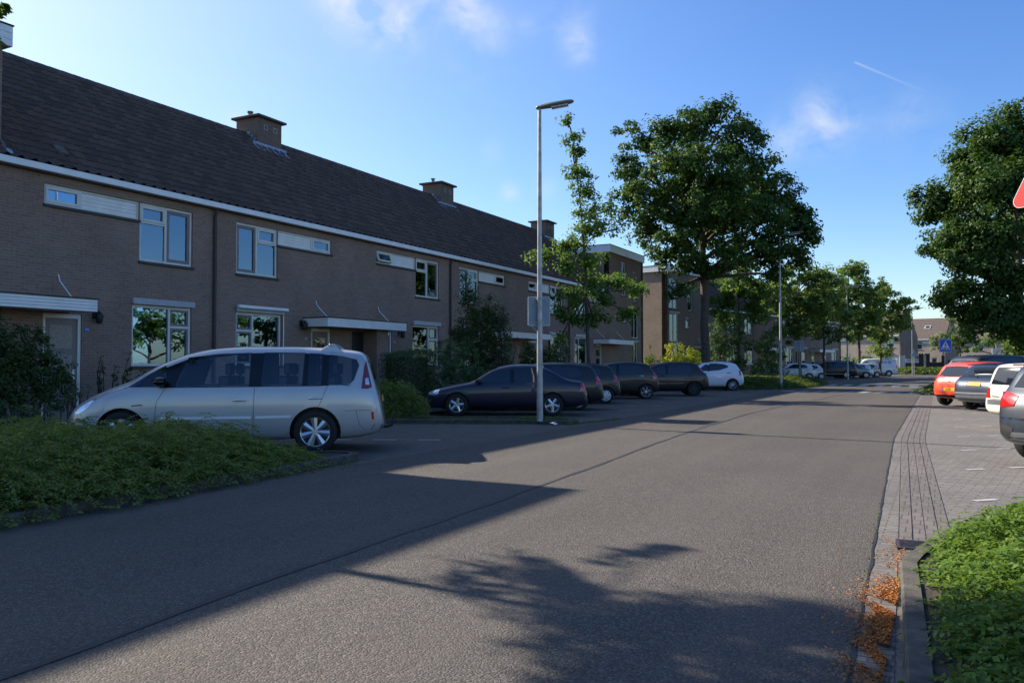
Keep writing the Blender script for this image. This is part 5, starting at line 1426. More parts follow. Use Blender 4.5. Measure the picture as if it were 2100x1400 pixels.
e=generic(sp,'people_carrier','large silver people carrier parked behind the low bushes, nearest on the left',place(G0(647,930),sp,HL+R(8)),HL+R(8),P_silver,GL,WIN,PIL,
    [[(1.46,.28),(1.42,.55),(1.44,.80),(1.56,1.02)],[(2.86,.27),(2.87,.6),(2.88,1.03)],[(2.90,.265),(3.3,.26),(3.62,.45),(3.86,.75),(3.98,1.04)],[(1.46,.28),(2.2,.262),(2.9,.265)],
     [(.22,.66),(.45,.80),(.75,.95),(.98,1.02)],[(4.25,.66),(4.55,.665),(4.66,.665)],[(4.42,.665),(4.47,.45),(4.55,.36)]],
    ('star',None,7),
    [([(.20,.645),(.30,.635),(.44,.72)],[(.20,.70),(.34,.80),(.56,.88)],M['clear_lens'],None)],
    [(2.66,.83,M['chrome']),(3.80,.86,M['chrome'])],(1.52,1.04,M['gloss_black'],1.15),
    dict(win=(1.14,1.46,.58,.50),side_lights=[([(4.50,1.00),(4.60,1.0),(4.66,1.02)],[(4.52,1.18),(4.54,1.37),(4.56,1.44)],M['dark_red_lens'])],
         trims=[([(-.8,.36),(0,.36),(.8,.36)],[(-.8,.44),(0,.44),(.8,.44)],M['trim_grey'])],plate=(.82,None)),
    [([(1.50,.545),(2.84,.55)],[(1.50,.585),(2.84,.59)],M['mould']),([(2.90,.55),(3.42,.56)],[(2.90,.59),(3.45,.60)],M['mould'])],glass=M['cglass_clear'],through=True)
e.panel('rear_reflector',M['red_lens'],[(4.66,.52),(4.70,.52)],[(4.655,.64),(4.69,.64)],n=3,k=3,off=.006)
e.panel('indicator',M['trim_grey'],[(1.08,.745),(1.26,.76)],[(1.08,.765),(1.22,.778)],n=4,k=2,off=.004)
e.panel('pale_lens_strip',M['clear_lens'],[(4.56,1.06),(4.62,1.06)],[(4.555,1.16),(4.60,1.17)],n=3,k=3,off=.011)  # pale lens strip on the tail lamp
mb=MB();z=LOW(1.665)
for sd in (1,-1):
    y=sd*.60;mb.add([(.0+e.L/2-3.80,y-.05,z-.01),(e.L/2-4.22,y-.05,z-.05),(e.L/2-4.22,y+.05,z-.06),(e.L/2-3.80,y+.05,z-.03),(e.L/2-3.97,y-.03,z+.085),(e.L/2-4.08,y-.03,z+.085),(e.L/2-4.08,y+.03,z+.08),(e.L/2-3.97,y+.03,z+.08)],
        [(0,1,5,4),(1,2,6,5),(2,3,7,6),(3,0,4,7),(4,5,6,7)])
mb.box(e.L/2-4.07,e.L/2-3.98,-.66,.66,z+.07,z+.10)
mb.build('roof_bar',P_silver,e.root,None,.008)
mb=MB();mb.tube([(-e.L/2+.25,0,.36),(-e.L/2-.02,0,.34),(-e.L/2-.11,0,.37),(-e.L/2-.13,0,.45)],.022,8);mb.lathe([(0,.46),(.022,.47),(.025,.49),(.018,.51),(0,.515)],'z',(-e.L/2-.13,0,0),10)
mb.build('tow_hook',M['black'],e.root,60)
# seats and headrests seen through the glass
mb=MB()
for s in (2.35,3.25,4.0):
    for y in (-.42,.42):
        x=e.L/2-s
        mb.box(x-.10,x+.06,y-.24,y+.24,.98,1.20);mb.box(x-.12,x-.02,y-.14,y+.14,1.22,1.40);mb.box(x-.09,x-.05,y-.05,y+.05,1.19,1.24)
mb.build('seats',M['black'],e.root,None,.05)
mb=MB();cx=e.L/2-1.78
pts=[(cx+.08*math.sin(t)*.5,.40+.19*math.cos(t),1.02+.19*math.sin(t)) for t in np.linspace(0,2*math.pi,20)];mb.tube(pts,.014,6,False);mb.build('steering_wheel',M['black'],e.root,60)
# 2: navy liftback --------------------------------------------------------------------
sp2=dict(L=4.42,W=1.71,H=1.39,wb=2.55,fo=.90,r=.30,rimf=.66,tumble=.36,screen=(0,.96,1.28),
    top=[(0,.46),(.04,.58),(.16,.68),(.5,.78),(.9,.86),(1.22,.92),(1.6,1.13),(1.98,1.31),(2.35,1.375),(2.75,1.39),(3.1,1.36),(3.5,1.20),(3.85,1.03),(4.05,.965),(4.25,.945),(4.33,.88),(4.39,.66),(4.42,.44)],
    belt=[(0,.42),(.16,.60),(.5,.70),(1.2,.83),(2.2,.875),(3.2,.91),(4.05,.90),(4.25,.84),(4.38,.6),(4.42,.40)])
generic(sp2,'liftback','navy blue liftback parked behind the tall lamp post',place(G0(1132.6,853.5),sp2,HL),HL,P_navy,GL,
    [([(1.42,.885),(1.9,.89),(2.33,.895)],[(1.50,.93),(1.86,1.19),(2.33,1.295)]),([(2.43,.895),(2.8,.90),(3.02,.905)],[(2.43,1.30),(2.75,1.30),(3.04,1.265)]),([(3.08,.91),(3.3,.92)],[(3.09,1.245),(3.52,1.06)])],
    [([(2.33,.88),(2.43,.885)],[(2.33,1.30),(2.43,1.305)])],
    [[(1.30,.30),(1.26,.55),(1.33,.80),(1.40,.87)],[(2.37,.28),(2.38,.6),(2.38,.88)],[(2.40,.28),(2.95,.28),(3.05,.5),(3.30,.72),(3.36,.90)],[(1.30,.30),(2.4,.28)]],
    ('five',None,5),[([(.14,.57),(.28,.56),(.40,.60)],[(.13,.645),(.28,.68),(.44,.705)],M['clear_lens'],None)],[(2.20,.76,P_navy),(3.10,.78,P_navy)],(1.50,.86,M['black']),
    dict(win=(1.0,1.30,.55,.48),side_lights=[([(4.20,.66),(4.33,.66)],[(4.20,.86),(4.30,.86)],M['red_lens'])],plate=(.60,None)),
    [([(1.32,.515),(2.36,.52)],[(1.32,.565),(2.36,.57)],P_navy),([(2.41,.52),(3.0,.525)],[(2.41,.57),(3.02,.575)],P_navy)])
# 3-7: dark hatchbacks and the white one -------------------------------------------------
def hatch(loc_px,sp,label,paint,group,heading,name='hatchback',wheel=('star',None,7),three=False,hand=None,red=None,side=None,**kw):
    L=sp['L'];H=sp['H'];cs=sp['cs'];b=sp['bz'];bt=b+.01;H2=H-.12
    rs=sp['rs'];B=sp.get('bp',L*.50);e1=sp.get('we',L-.78)
    if side is None:
        side=[([(cs+.35,b),(B-.06,b+.015)],[(cs+.45,b+.05),((cs+rs)/2+.35,H2-.14),(rs+.25,H2-.01),(B-.06,H2+.005)]),
              ([(B+.04,b+.015),(e1-.1,b+.04),(e1+.10,b+.10)],[(B+.04,H2+.005),(e1-.25,H2-.02),(e1,H2-.07)])]
    pil=[([(B-.065,b),(B+.045,b)],[(B-.065,H2+.02),(B+.045,H2+.02)])]
    fo,wb,r=sp['fo'],sp['wb'],sp['r'];rw=fo+wb
    lines=[[(cs+.30,.30),(cs+.24,.55),(cs+.30,.80),(cs+.38,b-.01)],[(cs+.30,.30),(B,.28),(B+(.5 if three else .75),.29)]]
    if three:lines+=[[(B+.02,.29),(B+.02,.6),(B+.02,b-.01)]]
    else:lines+=[[(B,.28),(B,b-.01)],[(B+.02,.28),(rw-.42,.29),(rw-.30,.5),(rw-.06,.75),(rw-.02,b+.02)]]
    hd=hand or P_black
    hs=[(B-.18,b-.10,hd)]+([] if three else [(rw-.20,b-.075,hd)])
    sl=red or [([(L-.26,b-.16),(L-.10,b-.17)],[(L-.28,b+.06),(L-.17,b+.08)],M['red_lens'])]
    rear=dict(win=(b+.10,H-.20,sp['W']*.34,sp['W']*.29),side_lights=sl,plate=(kw.get('pz',.72),kw.get('ptxt')),
        trims=kw.get('trims',[([(-.7,.34),(0,.33),(.7,.34)],[(-.7,.42),(0,.42),(.7,.42)],M['trim_grey'])]),lines=kw.get('rlines',[]))
    if 'wiper' in kw:rear['wiper']=kw['wiper']
    if 'rlights' in kw:rear['lights']=kw['rlights']
    if 'rwin' in kw:rear['win']=kw['rwin']
    sp.setdefault('screen',(0,sp['cz']+.06,H-.12))
    loc=place(loc_px,sp,heading,kw.get('pside',1))
    return generic(sp,name,label,loc,heading,paint,group,side,pil,lines,wheel,
        [([(.16,.60),(.30,.60),(.45,.66)],[(.16,.67),(.32,.74),(.55,.80)],M['clear_lens'],None)],hs,(cs+.42,b,kw.get('mm') or paint,.95),rear,kw.get('mould'))
def HS(L,W,H,wb,fo,r,cs,cz,rs,bz,bzr,tail='round',**k):
    s=hatch_spec(L,W,H,wb,fo,r,cowl_s=cs,cowl_z=cz,roof_s=rs,belt=bz,belt_r=bzr,tail=tail)
    s.update(cs=cs,cz=cz,rs=rs,bz=bz);s.update(k);return s
sp3=HS(4.15,1.72,1.44,2.51,.85,.30,1.05,.98,1.85,.94,.96,'upright')
hatch(G0(1186,842),sp3,'dark grey hatchback half hidden between the navy liftback and a small black three-door',P_black2,GL,HL,wheel=('cap',M['hubcap'],7))
sp4=HS(3.73,1.61,1.42,2.44,.74,.285,.85,.98,1.65,.93,.95,'upright',bp=2.1,we=2.95)
hatch(G0(1242,828),sp4,'small black three-door hatchback with silver hubcaps',P_black,GL,HL,wheel=('cap',M['hubcap'],6),three=True)
sp5=HS(3.62,1.60,1.48,2.39,.68,.29,.80,1.02,1.55,.98,1.05,'round',bp=1.95,we=2.85,rimf=.72)
hatch(G0(1325,818),sp5,'black city car with chrome door handles and silver alloy wheels',P_black,GL,HL,wheel=('multi',None,6),hand=M['chrome'],
    red=[([(3.32,.78),(3.50,.80)],[(3.36,1.10),(3.46,1.06)],M['red_lens'])])
sp6=HS(4.03,1.69,1.49,2.51,.83,.31,.95,1.0,1.80,.96,1.0,'slope',bp=2.15,we=3.15)
hatch(G0(1424,812),sp6,'black hatchback with high slim tail lights and dark wheels, left of a white car',P_black,GL,HL,wheel=('star',M['dark_rim'],7),
    red=[([(3.68,1.02),(3.80,1.0)],[(3.50,1.32),(3.58,1.34)],M['red_lens'])],mould=[([(1.35,.53),(2.12,.535)],[(1.35,.55),(2.12,.555)],M['chrome']),([(2.2,.535),(2.85,.545)],[(2.2,.555),(2.86,.565)],M['chrome'])])
sp7=HS(3.84,1.68,1.51,2.39,.80,.295,.95,1.02,1.70,1.0,1.06,'round',bp=1.95,we=2.95,rimf=.72)
hatch(G0(1502,801),sp7,'white hatchback with arched roof and silver alloys at the end of the left row',P_white,GL,HL,wheel=('multi',None,8),hand=M['black'],
    side=[([(1.30,1.0),(1.90,1.02)],[(1.38,1.03),(1.62,1.24),(1.78,1.35),(1.90,1.40)]),([(1.99,1.02),(2.5,1.06),(2.95,1.20)],[(1.99,1.41),(2.4,1.415),(2.75,1.38),(3.0,1.27)])],
    red=[([(3.52,.80),(3.66,.80)],[(3.52,1.06),(3.62,1.02)],M['red_lens'])],mm=P_white)
# ---------------------------------------------------------------- right-hand row: tails towards the road
HRt=R(44)
W5=[(-.65,0),(.65,0)]
sp=HS(3.55,1.60,1.48,2.36,.66,.29,.80,1.02,1.55,.96,1.02,'round',bp=1.95,we=2.85,gap=.045)
def rl(y0,y1,z0,z1,m,sk=0):return ([(y0,z0),(y1,z0)],[(y0+sk,z1),(y1-sk*.5,z1)],m)
c=hatch(G0(1938,831),sp,'coral red small hatchback on the right, between black people carrier and dark blue hatchback',P_red,GR,HRt,ptxt='12-KJD-1',pz=.56,
    rwin=(.98,1.30,.56,.46),red=[([(3.30,.80),(3.46,.82)],[(3.30,1.02),(3.42,1.0)],M['red_lens'])],
    trims=[([(-.42,.47),(-.3,.46),(.3,.46),(.42,.47)],[(-.34,.64),(0,.66),(.34,.64)],P_red),([(-.62,.30),(0,.29),(.62,.30)],[(-.62,.37),(0,.38),(.62,.37)],M['black'])],
    rlines=[[(-.58,.72),(0,.70),(.58,.72)]])
for zz,yy in ((.86,.0),(.81,0.0)):
    p,nr=c.hit((-4,yy,zz),(1,0,0));mb=MB();mb.box(p.x-.012,p.x+.01,yy-.05,yy+.05,zz-.012,zz+.012);mb.build('badge',M['chrome'],c.body,None,.004)
sp=HS(4.05,1.70,1.42,2.53,.80,.30,.98,.99,1.80,.93,.98,'slope',bp=2.1,we=3.1)
c=hatch(G0(1992,840),sp,'dark slate blue hatchback with a yellow plate, between the red and cream cars',P_blue,GR,HRt,ptxt='57-TTP-8',pz=.80,
    rwin=(.99,1.27,.62,.50),red=[([(3.80,.70),(3.93,.70)],[(3.78,.92),(3.86,.92)],M['dark_red_lens'])],
    trims=[([(-.80,.50),(0,.49),(.80,.50)],[(-.80,.56),(0,.555),(.80,.56)],M['trim_grey']),([(-.36,.855),(.36,.855)],[(-.36,.885),(.36,.885)],M['black']),([(-.74,.31),(0,.30),(.74,.31)],[(-.74,.47),(0,.46),(.74,.47)],M['trim_grey'])],
    rlines=[[(-.72,.66),(0,.64),(.72,.66)]],wiper=(.0,1.0,.38,1.02))
mb=MB();mb.add([(-sp['L']/2+.42,-.50,1.345),(-sp['L']/2+.30,-.48,1.36),(-sp['L']/2+.30,.48,1.36),(-sp['L']/2+.42,.50,1.345),(-sp['L']/2+.42,-.50,1.372),(-sp['L']/2+.29,-.48,1.385),(-sp['L']/2+.29,.48,1.385),(-sp['L']/2+.42,.50,1.372)],[(0,1,5,4),(1,2,6,5),(2,3,7,6),(4,5,6,7),(3,2,1,0),(0,4,7,3)])
mb.build('roof_spoiler',P_blue,c.root)
sp=HS(4.28,1.69,1.46,2.52,.85,.295,1.05,.99,1.90,.92,.93,'estate',bp=2.15,we=3.75,plan=[(0,.50),(.05,.66),(.18,.84),(.45,.94),(.9,.985),(2.1,1),(3.6,.985),(4.0,.965),(4.16,.93),(4.24,.88),(4.28,.80)])
c=hatch(G0(2084,873),sp,'cream white estate car with grey bumper band, right of the dark blue hatchback',P_cream,GR,HRt,name='estate_car',ptxt='40-DRB',pz=.74,
    rwin=(.94,1.31,.62,.53),red=[([(4.06,.64),(4.24,.64)],[(4.10,.86),(4.22,.86)],M['red_lens'])],
    rlights=[([(.60,.64),(.78,.64)],[(.62,.86),(.74,.86)],M['red_lens'])],
    trims=[([(-.80,.50),(0,.49),(.80,.50)],[(-.80,.61),(0,.60),(.80,.61)],M['trim_grey']),([(.36,.665),(.56,.665)],[(.36,.685),(.56,.685)],M['black'])],
    rlines=[[(-.58,.66),(-.6,.62),(.6,.62),(.58,.66)]],wiper=(-.05,.88,-.5,1.0))
p,nr=c.hit((-4,0,1.37),(1,0,0))
if p is not None:
    mb=MB();mb.box(p.x-.02,p.x+.05,-.17,.17,1.355,1.385);mb.build('brake_light',M['dark_red_lens'],c.body,None,.004)
sp=HS(4.1,1.76,1.50,2.55,.83,.33,.98,1.02,1.75,.98,1.06,'upright',bp=2.1,we=3.2,gap=.06)
c=hatch(G0(2121,944),sp,'anthracite grey hatchback with bright red tail lights, cut off by the right edge',P_grey,GR,HRt,
    ptxt=None,pz=.50,rwin=(1.06,1.36,.62,.52),red=[([(3.78,.78),(3.98,.80),(4.02,.80)],[(3.74,.98),(3.88,1.00),(3.95,.98)],M['red_lens'])],
    rlights=[([(.50,.80),(.70,.78),(.80,.78)],[(.46,.94),(.66,1.0),(.80,.98)],M['red_lens'])],
    trims=[([(-.55,.34),(0,.33),(.55,.34)],[(-.50,.44),(0,.45),(.50,.44)],M['trim_grey']),([(-.82,.62),(0,.615),(.82,.62)],[(-.82,.64),(0,.635),(.82,.64)],M['chrome'])],
    rlines=[[(-.72,.78),(-.6,.66),(.6,.66),(.72,.78)]])
c.panel('rear_reflector',M['black'],[(.50,.36),(.72,.40)],[(.48,.50),(.70,.54)],D=(1,-.001),n=4,k=3,off=.006)
sp=dict(HS(4.75,1.85,1.74,2.80,.92,.33,1.0,1.10,1.95,1.02,1.06,'upright',bp=2.4,we=4.0))
c=hatch(G0(1972,820),sp,'long black people carrier, its flat roof showing behind the red and dark blue cars',P_black2,GR,HRt,name='people_carrier',ptxt=None,
    rwin=(1.12,1.52,.62,.52))
# ---------------------------------------------------------------- cars beyond the second island
HF=HL-R(9)
def pxcar(u,Z):return at(u,Z)
def far_hatch(u,Z,sp,label,paint,heading=HF,**k):
    p=at(u,Z)
    sp.setdefault('screen',(0,sp['cz']+.06,sp['H']-.12))
    return hatch((p[0],p[1]),sp,label,paint,GF,heading,**k)
far_hatch(1659,70,HS(3.62,1.60,1.48,2.39,.68,.29,.80,1.02,1.55,.98,1.05,'round',bp=1.95,we=2.85),'white city car, first beyond the verge, behind the blank sign',P_white,wheel=('cap',M['hubcap'],7),hand=M['black'])
far_hatch(1684,74,HS(3.45,1.58,1.40,2.35,.70,.28,.80,.98,1.55,.92,.95,'slope',bp=1.9,we=2.7),'small white hatchback squeezed between the white city car and a black off-roader',P_white,wheel=('cap',M['hubcap'],6),hand=M['black'])
far_hatch(1736,78,HS(4.68,1.88,1.72,2.70,.95,.36,1.1,1.12,1.95,1.08,1.12,'round',bp=2.4,we=3.9),'black off-road car with chrome window line, in the far row of parked cars',P_black,name='off_road_car',
    mould=[([(1.4,1.58),(2.5,1.60),(3.6,1.56)],[(1.4,1.60),(2.5,1.62),(3.6,1.58)],M['chrome']),([(1.3,.42),(3.4,.42)],[(1.3,.46),(3.4,.46)],M['hubcap'])],hand=M['chrome'])
# one facing the road
sp=HS(3.85,1.67,1.50,2.46,.80,.30,.80,1.02,1.55,.97,1.0,'round',bp=1.95,we=3.0)
p=at(1768,80)
hatch((p[0]-2.0,p[1]-1.0),sp,'grey-green hatchback backed into its bay, nose towards the road',P_green,GF,HF+math.pi,wheel=('cap',M['hubcap'],7),pside=-1)
far_hatch(1778,84,HS(3.9,1.66,1.45,2.45,.8,.3,.9,1.0,1.7,.95,.98,'round',bp=2.0,we=3.0),'silver-white hatchback behind the grey-green one',carpaint('silver_white_paint',(.6,.62,.64),.3,.35))
far_hatch(1798,86,HS(3.4,1.56,1.46,2.35,.65,.28,.75,1.0,1.4,.95,.98,'upright',bp=1.8,we=2.7),'small beige hatchback parked in front of the white van',P_beige,wheel=('cap',M['hubcap'],6))
# white van
spv=dict(L=5.0,W=1.95,H=2.0,wb=3.1,fo=.95,r=.33,rimf=.62,tumble=.10,cat='van',screen=(0,1.24,1.78),
    top=[(0,.55),(.06,.75),(.25,.95),(.75,1.14),(1.25,1.62),(1.6,1.88),(2.0,1.97),(3.4,2.0),(4.75,1.97),(4.9,1.85),(4.96,1.4),(4.985,.9),(5.0,.5)],
    belt=[(0,.5),(.25,.85),(.75,1.06),(1.5,1.12),(4.7,1.15),(4.9,1.1),(5.0,.46)],
    plan=[(0,.55),(.06,.72),(.25,.88),(.6,.96),(1.2,1),(4.6,1),(4.88,.985),(4.97,.94),(5,.86)])
p=at(1822,90)
loc=place(p,spv,HF)
van=generic(spv,'delivery_van','white delivery van with blue lettering on its side, end of the far row',loc,HF,P_white,GF,
    [([(1.22,1.16),(1.6,1.16),(1.95,1.16)],[(1.34,1.36),(1.55,1.60),(1.95,1.66)])],[],[[(2.05,.3),(2.05,1.7)],[(2.05,.3),(1.3,.3),(1.18,.7),(1.16,1.1)],[(3.3,.35),(3.3,1.8)],[(2.05,1.0),(3.3,1.0)],[(3.3,1.0),(4.8,1.0)]],
    ('cap',M['hubcap'],6),[([(.12,.68),(.24,.68),(.40,.74)],[(.14,.82),(.28,.92),(.52,.98)],M['clear_lens'],None)],[(1.9,1.0,M['black'])],(1.25,1.16,M['black'],1.2),
    dict(win=(1.2,1.7,.6,.55),side_lights=[([(4.82,.85),(4.93,.85)],[(4.84,1.3),(4.93,1.3)],M['red_lens'])],plate=(.7,None)),
    [([(3.3,.36),(4.0,.36)],[(3.3,.44),(4.0,.44)],M['black'])])
blue=simple('van_lettering_blue',(.02,.10,.48),.4,var=.03)
for k in range(9):
    s=2.75+k*.135;van.panel('lettering',blue,[(s,1.53),(s+.085,1.53)],[(s+.01,1.53+.10+.03*((k*7)%3)),(s+.085,1.53+.11+.02*((k*5)%2))],n=2,k=2,off=.006,both=False)
van.panel('underline',blue,[(2.75,1.43),(3.9,1.43)],[(2.75,1.465),(3.9,1.465)],n=8,k=1,off=.006,both=False)
# ring emblem
cs_,cz_=4.16,1.55
for k in range(10):
    a0,a1=2*math.pi*k/10,2*math.pi*(k+1)/10
    van.panel('ring_emblem',blue,[(cs_+.17*math.cos(a0),cz_+.17*math.sin(a0)),(cs_+.17*math.cos(a1),cz_+.17*math.sin(a1))],[(cs_+.09*math.cos(a0),cz_+.09*math.sin(a0)),(cs_+.09*math.cos(a1),cz_+.09*math.sin(a1))],n=2,k=1,off=.006,both=False)
# ================================================================ street furniture
def lamp_post(loc,h,arm_az,label,m=None,r=.075,arm=1.0):
    root=empty('street_lamp',(loc[0],loc[1],loc[2] if len(loc)>2 else 0),0,label,'street lamp','street lamps along the road')
    mb=MB();mb.tube([(0,0,0),(0,0,.5),(0,0,1.6),(0,0,h)],[r*1.12,r*1.12,r,r*.62],14);po=mb.build('pole',m or M['galv'],root,50)
    mb=MB();c,s=math.cos(arm_az),math.sin(arm_az)
    mb.box(r*.3,r*.3+.02,-.07,.07,1.02,1.42) if False else mb.tube([(r*.55,0,1.25),(r*1.08,0,1.25)],.06,4);mb.build('service_door',m or M['galv'],po)
    # flat lantern with rounded nose, tilted slightly upwards
    prof=[(-.10,.05,.03),(-.06,.075,.055),(.10,.085,.062),(.35,.125,.07),(.75,.13,.062),(.95,.10,.045),(1.02,.05,.02)]
    vs=[];n=10
    for x,wd,ht in prof:
        for k in range(n):
            t=2*math.pi*k/n;yy=wd*math.cos(t);zz=ht*math.sin(t)*(1 if math.sin(t)>0 else .8)
            X=x*arm;Z=h+.02+zz+X*.13
            vs.append((X*c-yy*s,X*s+yy*c,Z))
    fs=[(i*n+k,i*n+(k+1)%n,(i+1)*n+(k+1)%n,(i+1)*n+k) for i in range(len(prof)-1) for k in range(n)]+[tuple(range(n)),tuple(range(len(vs)-1,len(vs)-n-1,-1))]
    mb=MB();mb.add(vs,fs);hd=mb.build('lamp_head',M['lamp_head'],root,50)
    mb=MB();q=[]
    for X,yy in ((.36,-.09),(.86,-.085),(.86,.085),(.36,.09)):q.append(((X*arm)*c-yy*s,(X*arm)*s+yy*c,h-.035+X*arm*.13))
    q2=[(a,b,z-.02) for a,b,z in q];mb.add(q+q2,[(0,1,2,3),(7,6,5,4),(0,4,5,1),(1,5,6,2),(2,6,7,3),(3,7,4,0)]);mb.build('lamp_lens',M['offwhite'],hd)
    return root
lp=at(1107,18.9)
L1=lamp_post((lp[0],lp[1],.085),7.25,R(17),'tall lamp post in front of the navy liftback, carrying a framed grey sign',None,.066,.78)
for z,mm in ((2.78,M['galv_dark']),):pass
for u,Z,h,lb,az in [(1601,46,8.6,'second lamp post, its top hidden in the big tree',R(10)),(1738,74,8.3,'third lamp post, rising behind the black off-road car',R(0)),(1871,99.6,8.,'thin lamp post on the far verge with a small triangular sign',R(0)),(1970,150,7.2,'farthest lamp post, right of the zebra sign',R(0))]:
    p=at(u,Z);lamp_post((p[0],p[1],0),h,az,lb,M['galv_dark'] if Z>90 else None,.07,1.25)
def rounded(w_,h_,r,n=5):
    pts=[]
    for cx,cz,a0 in ((w_/2-r,h_/2-r,0),(-w_/2+r,h_/2-r,90),(-w_/2+r,-h_/2+r,180),(w_/2-r,-h_/2+r,270)):
        for k in range(n+1):
            a=R(a0+90*k/n);pts.append((cx+r*math.cos(a),cz+r*math.sin(a)))
    return pts
def plate_mesh(pts,y0,y1):
    mb=MB();n=len(pts);mb.add([(x,y0,z) for x,z in pts]+[(x,y1,z) for x,z in pts],[tuple(range(n)),tuple(range(2*n-1,n-1,-1))]+[(i,n+i,n+(i+1)%n,(i+1)%n) for i in range(n)]);return mb
# framed sign board on the first lamp post: a thing fixed to it
sg=empty('traffic_sign',(lp[0],lp[1],2.62),0,'grey back of a framed rectangular sign strapped to the first lamp post','sign')
sg.rotation_euler=(0,0,TH+R(8))
pm=plate_mesh(rounded(.50,.66,.03),.095,.11);pm.build('sign_panel',M['sign_back'],sg)
fr_=MB()
a=rounded(.52,.68,.035);b=rounded(.478,.638,.03);n=len(a)
vs=[(x,.088,z) for x,z in a]+[(x,.088,z) for x,z in b]+[(x,.115,z) for x,z in a]
fr_.add(vs,[(i,(i+1)%n,n+(i+1)%n,n+i) for i in range(n)]+[(i,2*n+i,2*n+(i+1)%n,(i+1)%n) for i in range(n)]);fr_.build('sign_frame',M['galv'],sg)
mb=MB()
for z in (.28,-.26):mb.lathe([(.073,z-.012),(.073,z+.012)],'z',(0,0,0),16);mb.box(-.10,.10,.075,.095,z-.015,z+.015)
mb.build('bracket',M['galv'],sg)
def sign_post(u,Z,zc,label,build,h=None,face=0,r=.03,mat_=None,name='traffic_sign'):
    p=at(u,Z);root=empty(name,(p[0],p[1],0),TH+face,label,'sign')
    mb=MB();mb.tube([(0,0,0),(0,0,(h or zc+.25))],r,10);mb.build('pole',mat_ or M['galv'],root,60);build(root,zc);return root
def zebra(root,zc):
    pl=plate_mesh(rounded(.66,.66,.05),-.050,-.034).build('sign_panel',M['sign_blue'],root)
    mb=MB();a=rounded(.63,.63,.045);b=rounded(.60,.60,.04);n=len(a)
    mb.add([(x,-.0525,z) for x,z in a]+[(x,-.0525,z) for x,z in b],[(i,(i+1)%n,n+(i+1)%n,n+i) for i in range(n)]);mb.build('border',M['sign_white'],pl)
    mb=MB();mb.add([(-.26,-.053,-.20),(.26,-.053,-.20),(0,-.053,.25)],[(0,1,2)]);mb.build('white_triangle',M['sign_white'],pl)
    mb=MB()
    for x in (-.19,-.095,0,.095,.19):mb.add([(x-.028,-.0555,-.19),(x+.028,-.0555,-.19),(x*.72+.022,-.0555,-.10),(x*.72-.022,-.0555,-.10)],[(0,1,2,3)])
    # walking figure
    circ=[(.0+.03*math.cos(t),-.0555,.125+.03*math.sin(t)) for t in [2*math.pi*k/12 for k in range(12)]];mb.add(circ,[tuple(range(12))])
    for q in ([(-.03,.085),(.03,.085),(.022,-.01),(-.022,-.01)],[(-.022,-.012),(.004,-.012),(-.05,-.095),(-.075,-.085)],[(-.002,-.012),(.022,-.012),(.07,-.085),(.045,-.095)],[(-.03,.08),(-.018,.06),(-.07,.01),(-.08,.025)],[(.03,.08),(.018,.06),(.065,.015),(.078,.03)]):
        mb.add([(x,-.0555,z) for x,z in q],[(0,1,2,3)])
    mb.build('walking_figure',M['sign_black'],pl)
    pl.location=(0,0,zc)
sign_post(1938,41.5,2.32,'blue zebra crossing sign with white triangle and walking figure',zebra,2.7,R(6))
def blank(root,zc):
    pl=plate_mesh(rounded(.78,.86,.04),.034,.05).build('sign_panel',M['sign_back'],root);pl.location=(0,0,zc)
sign_post(1640,62,2.75,'blank grey back of a square sign on a thin pole before the white hatchbacks',blank,3.2,R(5))
def endzone(root,zc):
    pl=plate_mesh(rounded(.62,.52,.03),-.05,-.034).build('sign_panel',M['sign_white'],root);pl.location=(0,0,zc)
    mb=MB()
    for o in (-.05,0,.05):mb.add([(-.16+o,-.0525,-.16),(-.14+o,-.0525,-.16),(.18+o,-.0525,.17),(.16+o,-.0525,.17)],[(0,1,2,3)])
    mb.build('diagonal_stripes',M['sign_black'],pl)
    mb=MB();mb.box(.275,.31,-.0535,-.0505,-.24,.24);mb.build('red_edge',M['sign_red'],pl)
sign_post(2043,50,2.08,'white sign with grey diagonal stripes above the black car roof on the right',endzone,2.6,R(8))
# red warning triangle cut off by the right edge, face towards the camera side
def triangle(root,zc):
    def tri(s,r):
        pts=[]
        for a in (90,210,330):
            cx,cz=s*math.cos(R(a)),s*math.sin(R(a))
            for k in range(-3,4):pts.append((cx+r*math.cos(R(a+k*20)),cz+r*math.sin(R(a+k*20))))
        return pts
    pl=plate_mesh(tri(.46,.05),-.055,-.04).build('sign_panel',M['sign_red'],root);pl.location=(0,0,zc)
    mb=MB();t=tri(.19,.02);mb.add([(x,-.0575,z) for x,z in t],[tuple(range(len(t)))]);mb.build('white_centre',M['sign_white'],pl)
    mb=MB();a=tri(.46,.052);b=tri(.459,.049);n=len(a);mb.add([(x,-.056,z) for x,z in a]+[(x,-.0562,z) for x,z in b],[(i,(i+1)%n,n+(i+1)%n,n+i) for i in range(n)]);mb.build('edge',M['sign_white'],pl)
ZS=6.2;cx_,cy_=at(2094,ZS)
zc=CAMH+(746-428)/F*ZS+.28
px_,py_=cx_+.343,cy_-.288
xc_=px_*CT+py_*ST;zz_=-px_*ST+py_*CT
sign_post(1050+F*xc_/zz_,zz_,zc,'corner of a red warning triangle at the right edge of the picture',triangle,zc+.6,-TH-R(40),.038)
def tri_back(root,zc):
    pl=plate_mesh([(-.45,-.26),(.45,-.26),(0,.52)],-.06,-.045).build('sign_panel',M['sign_back'],root);pl.location=(0,0,zc)
sign_post(1874.5,99,2.6,'small dark triangular sign back beside the thin far lamp post',tri_back,3.0)
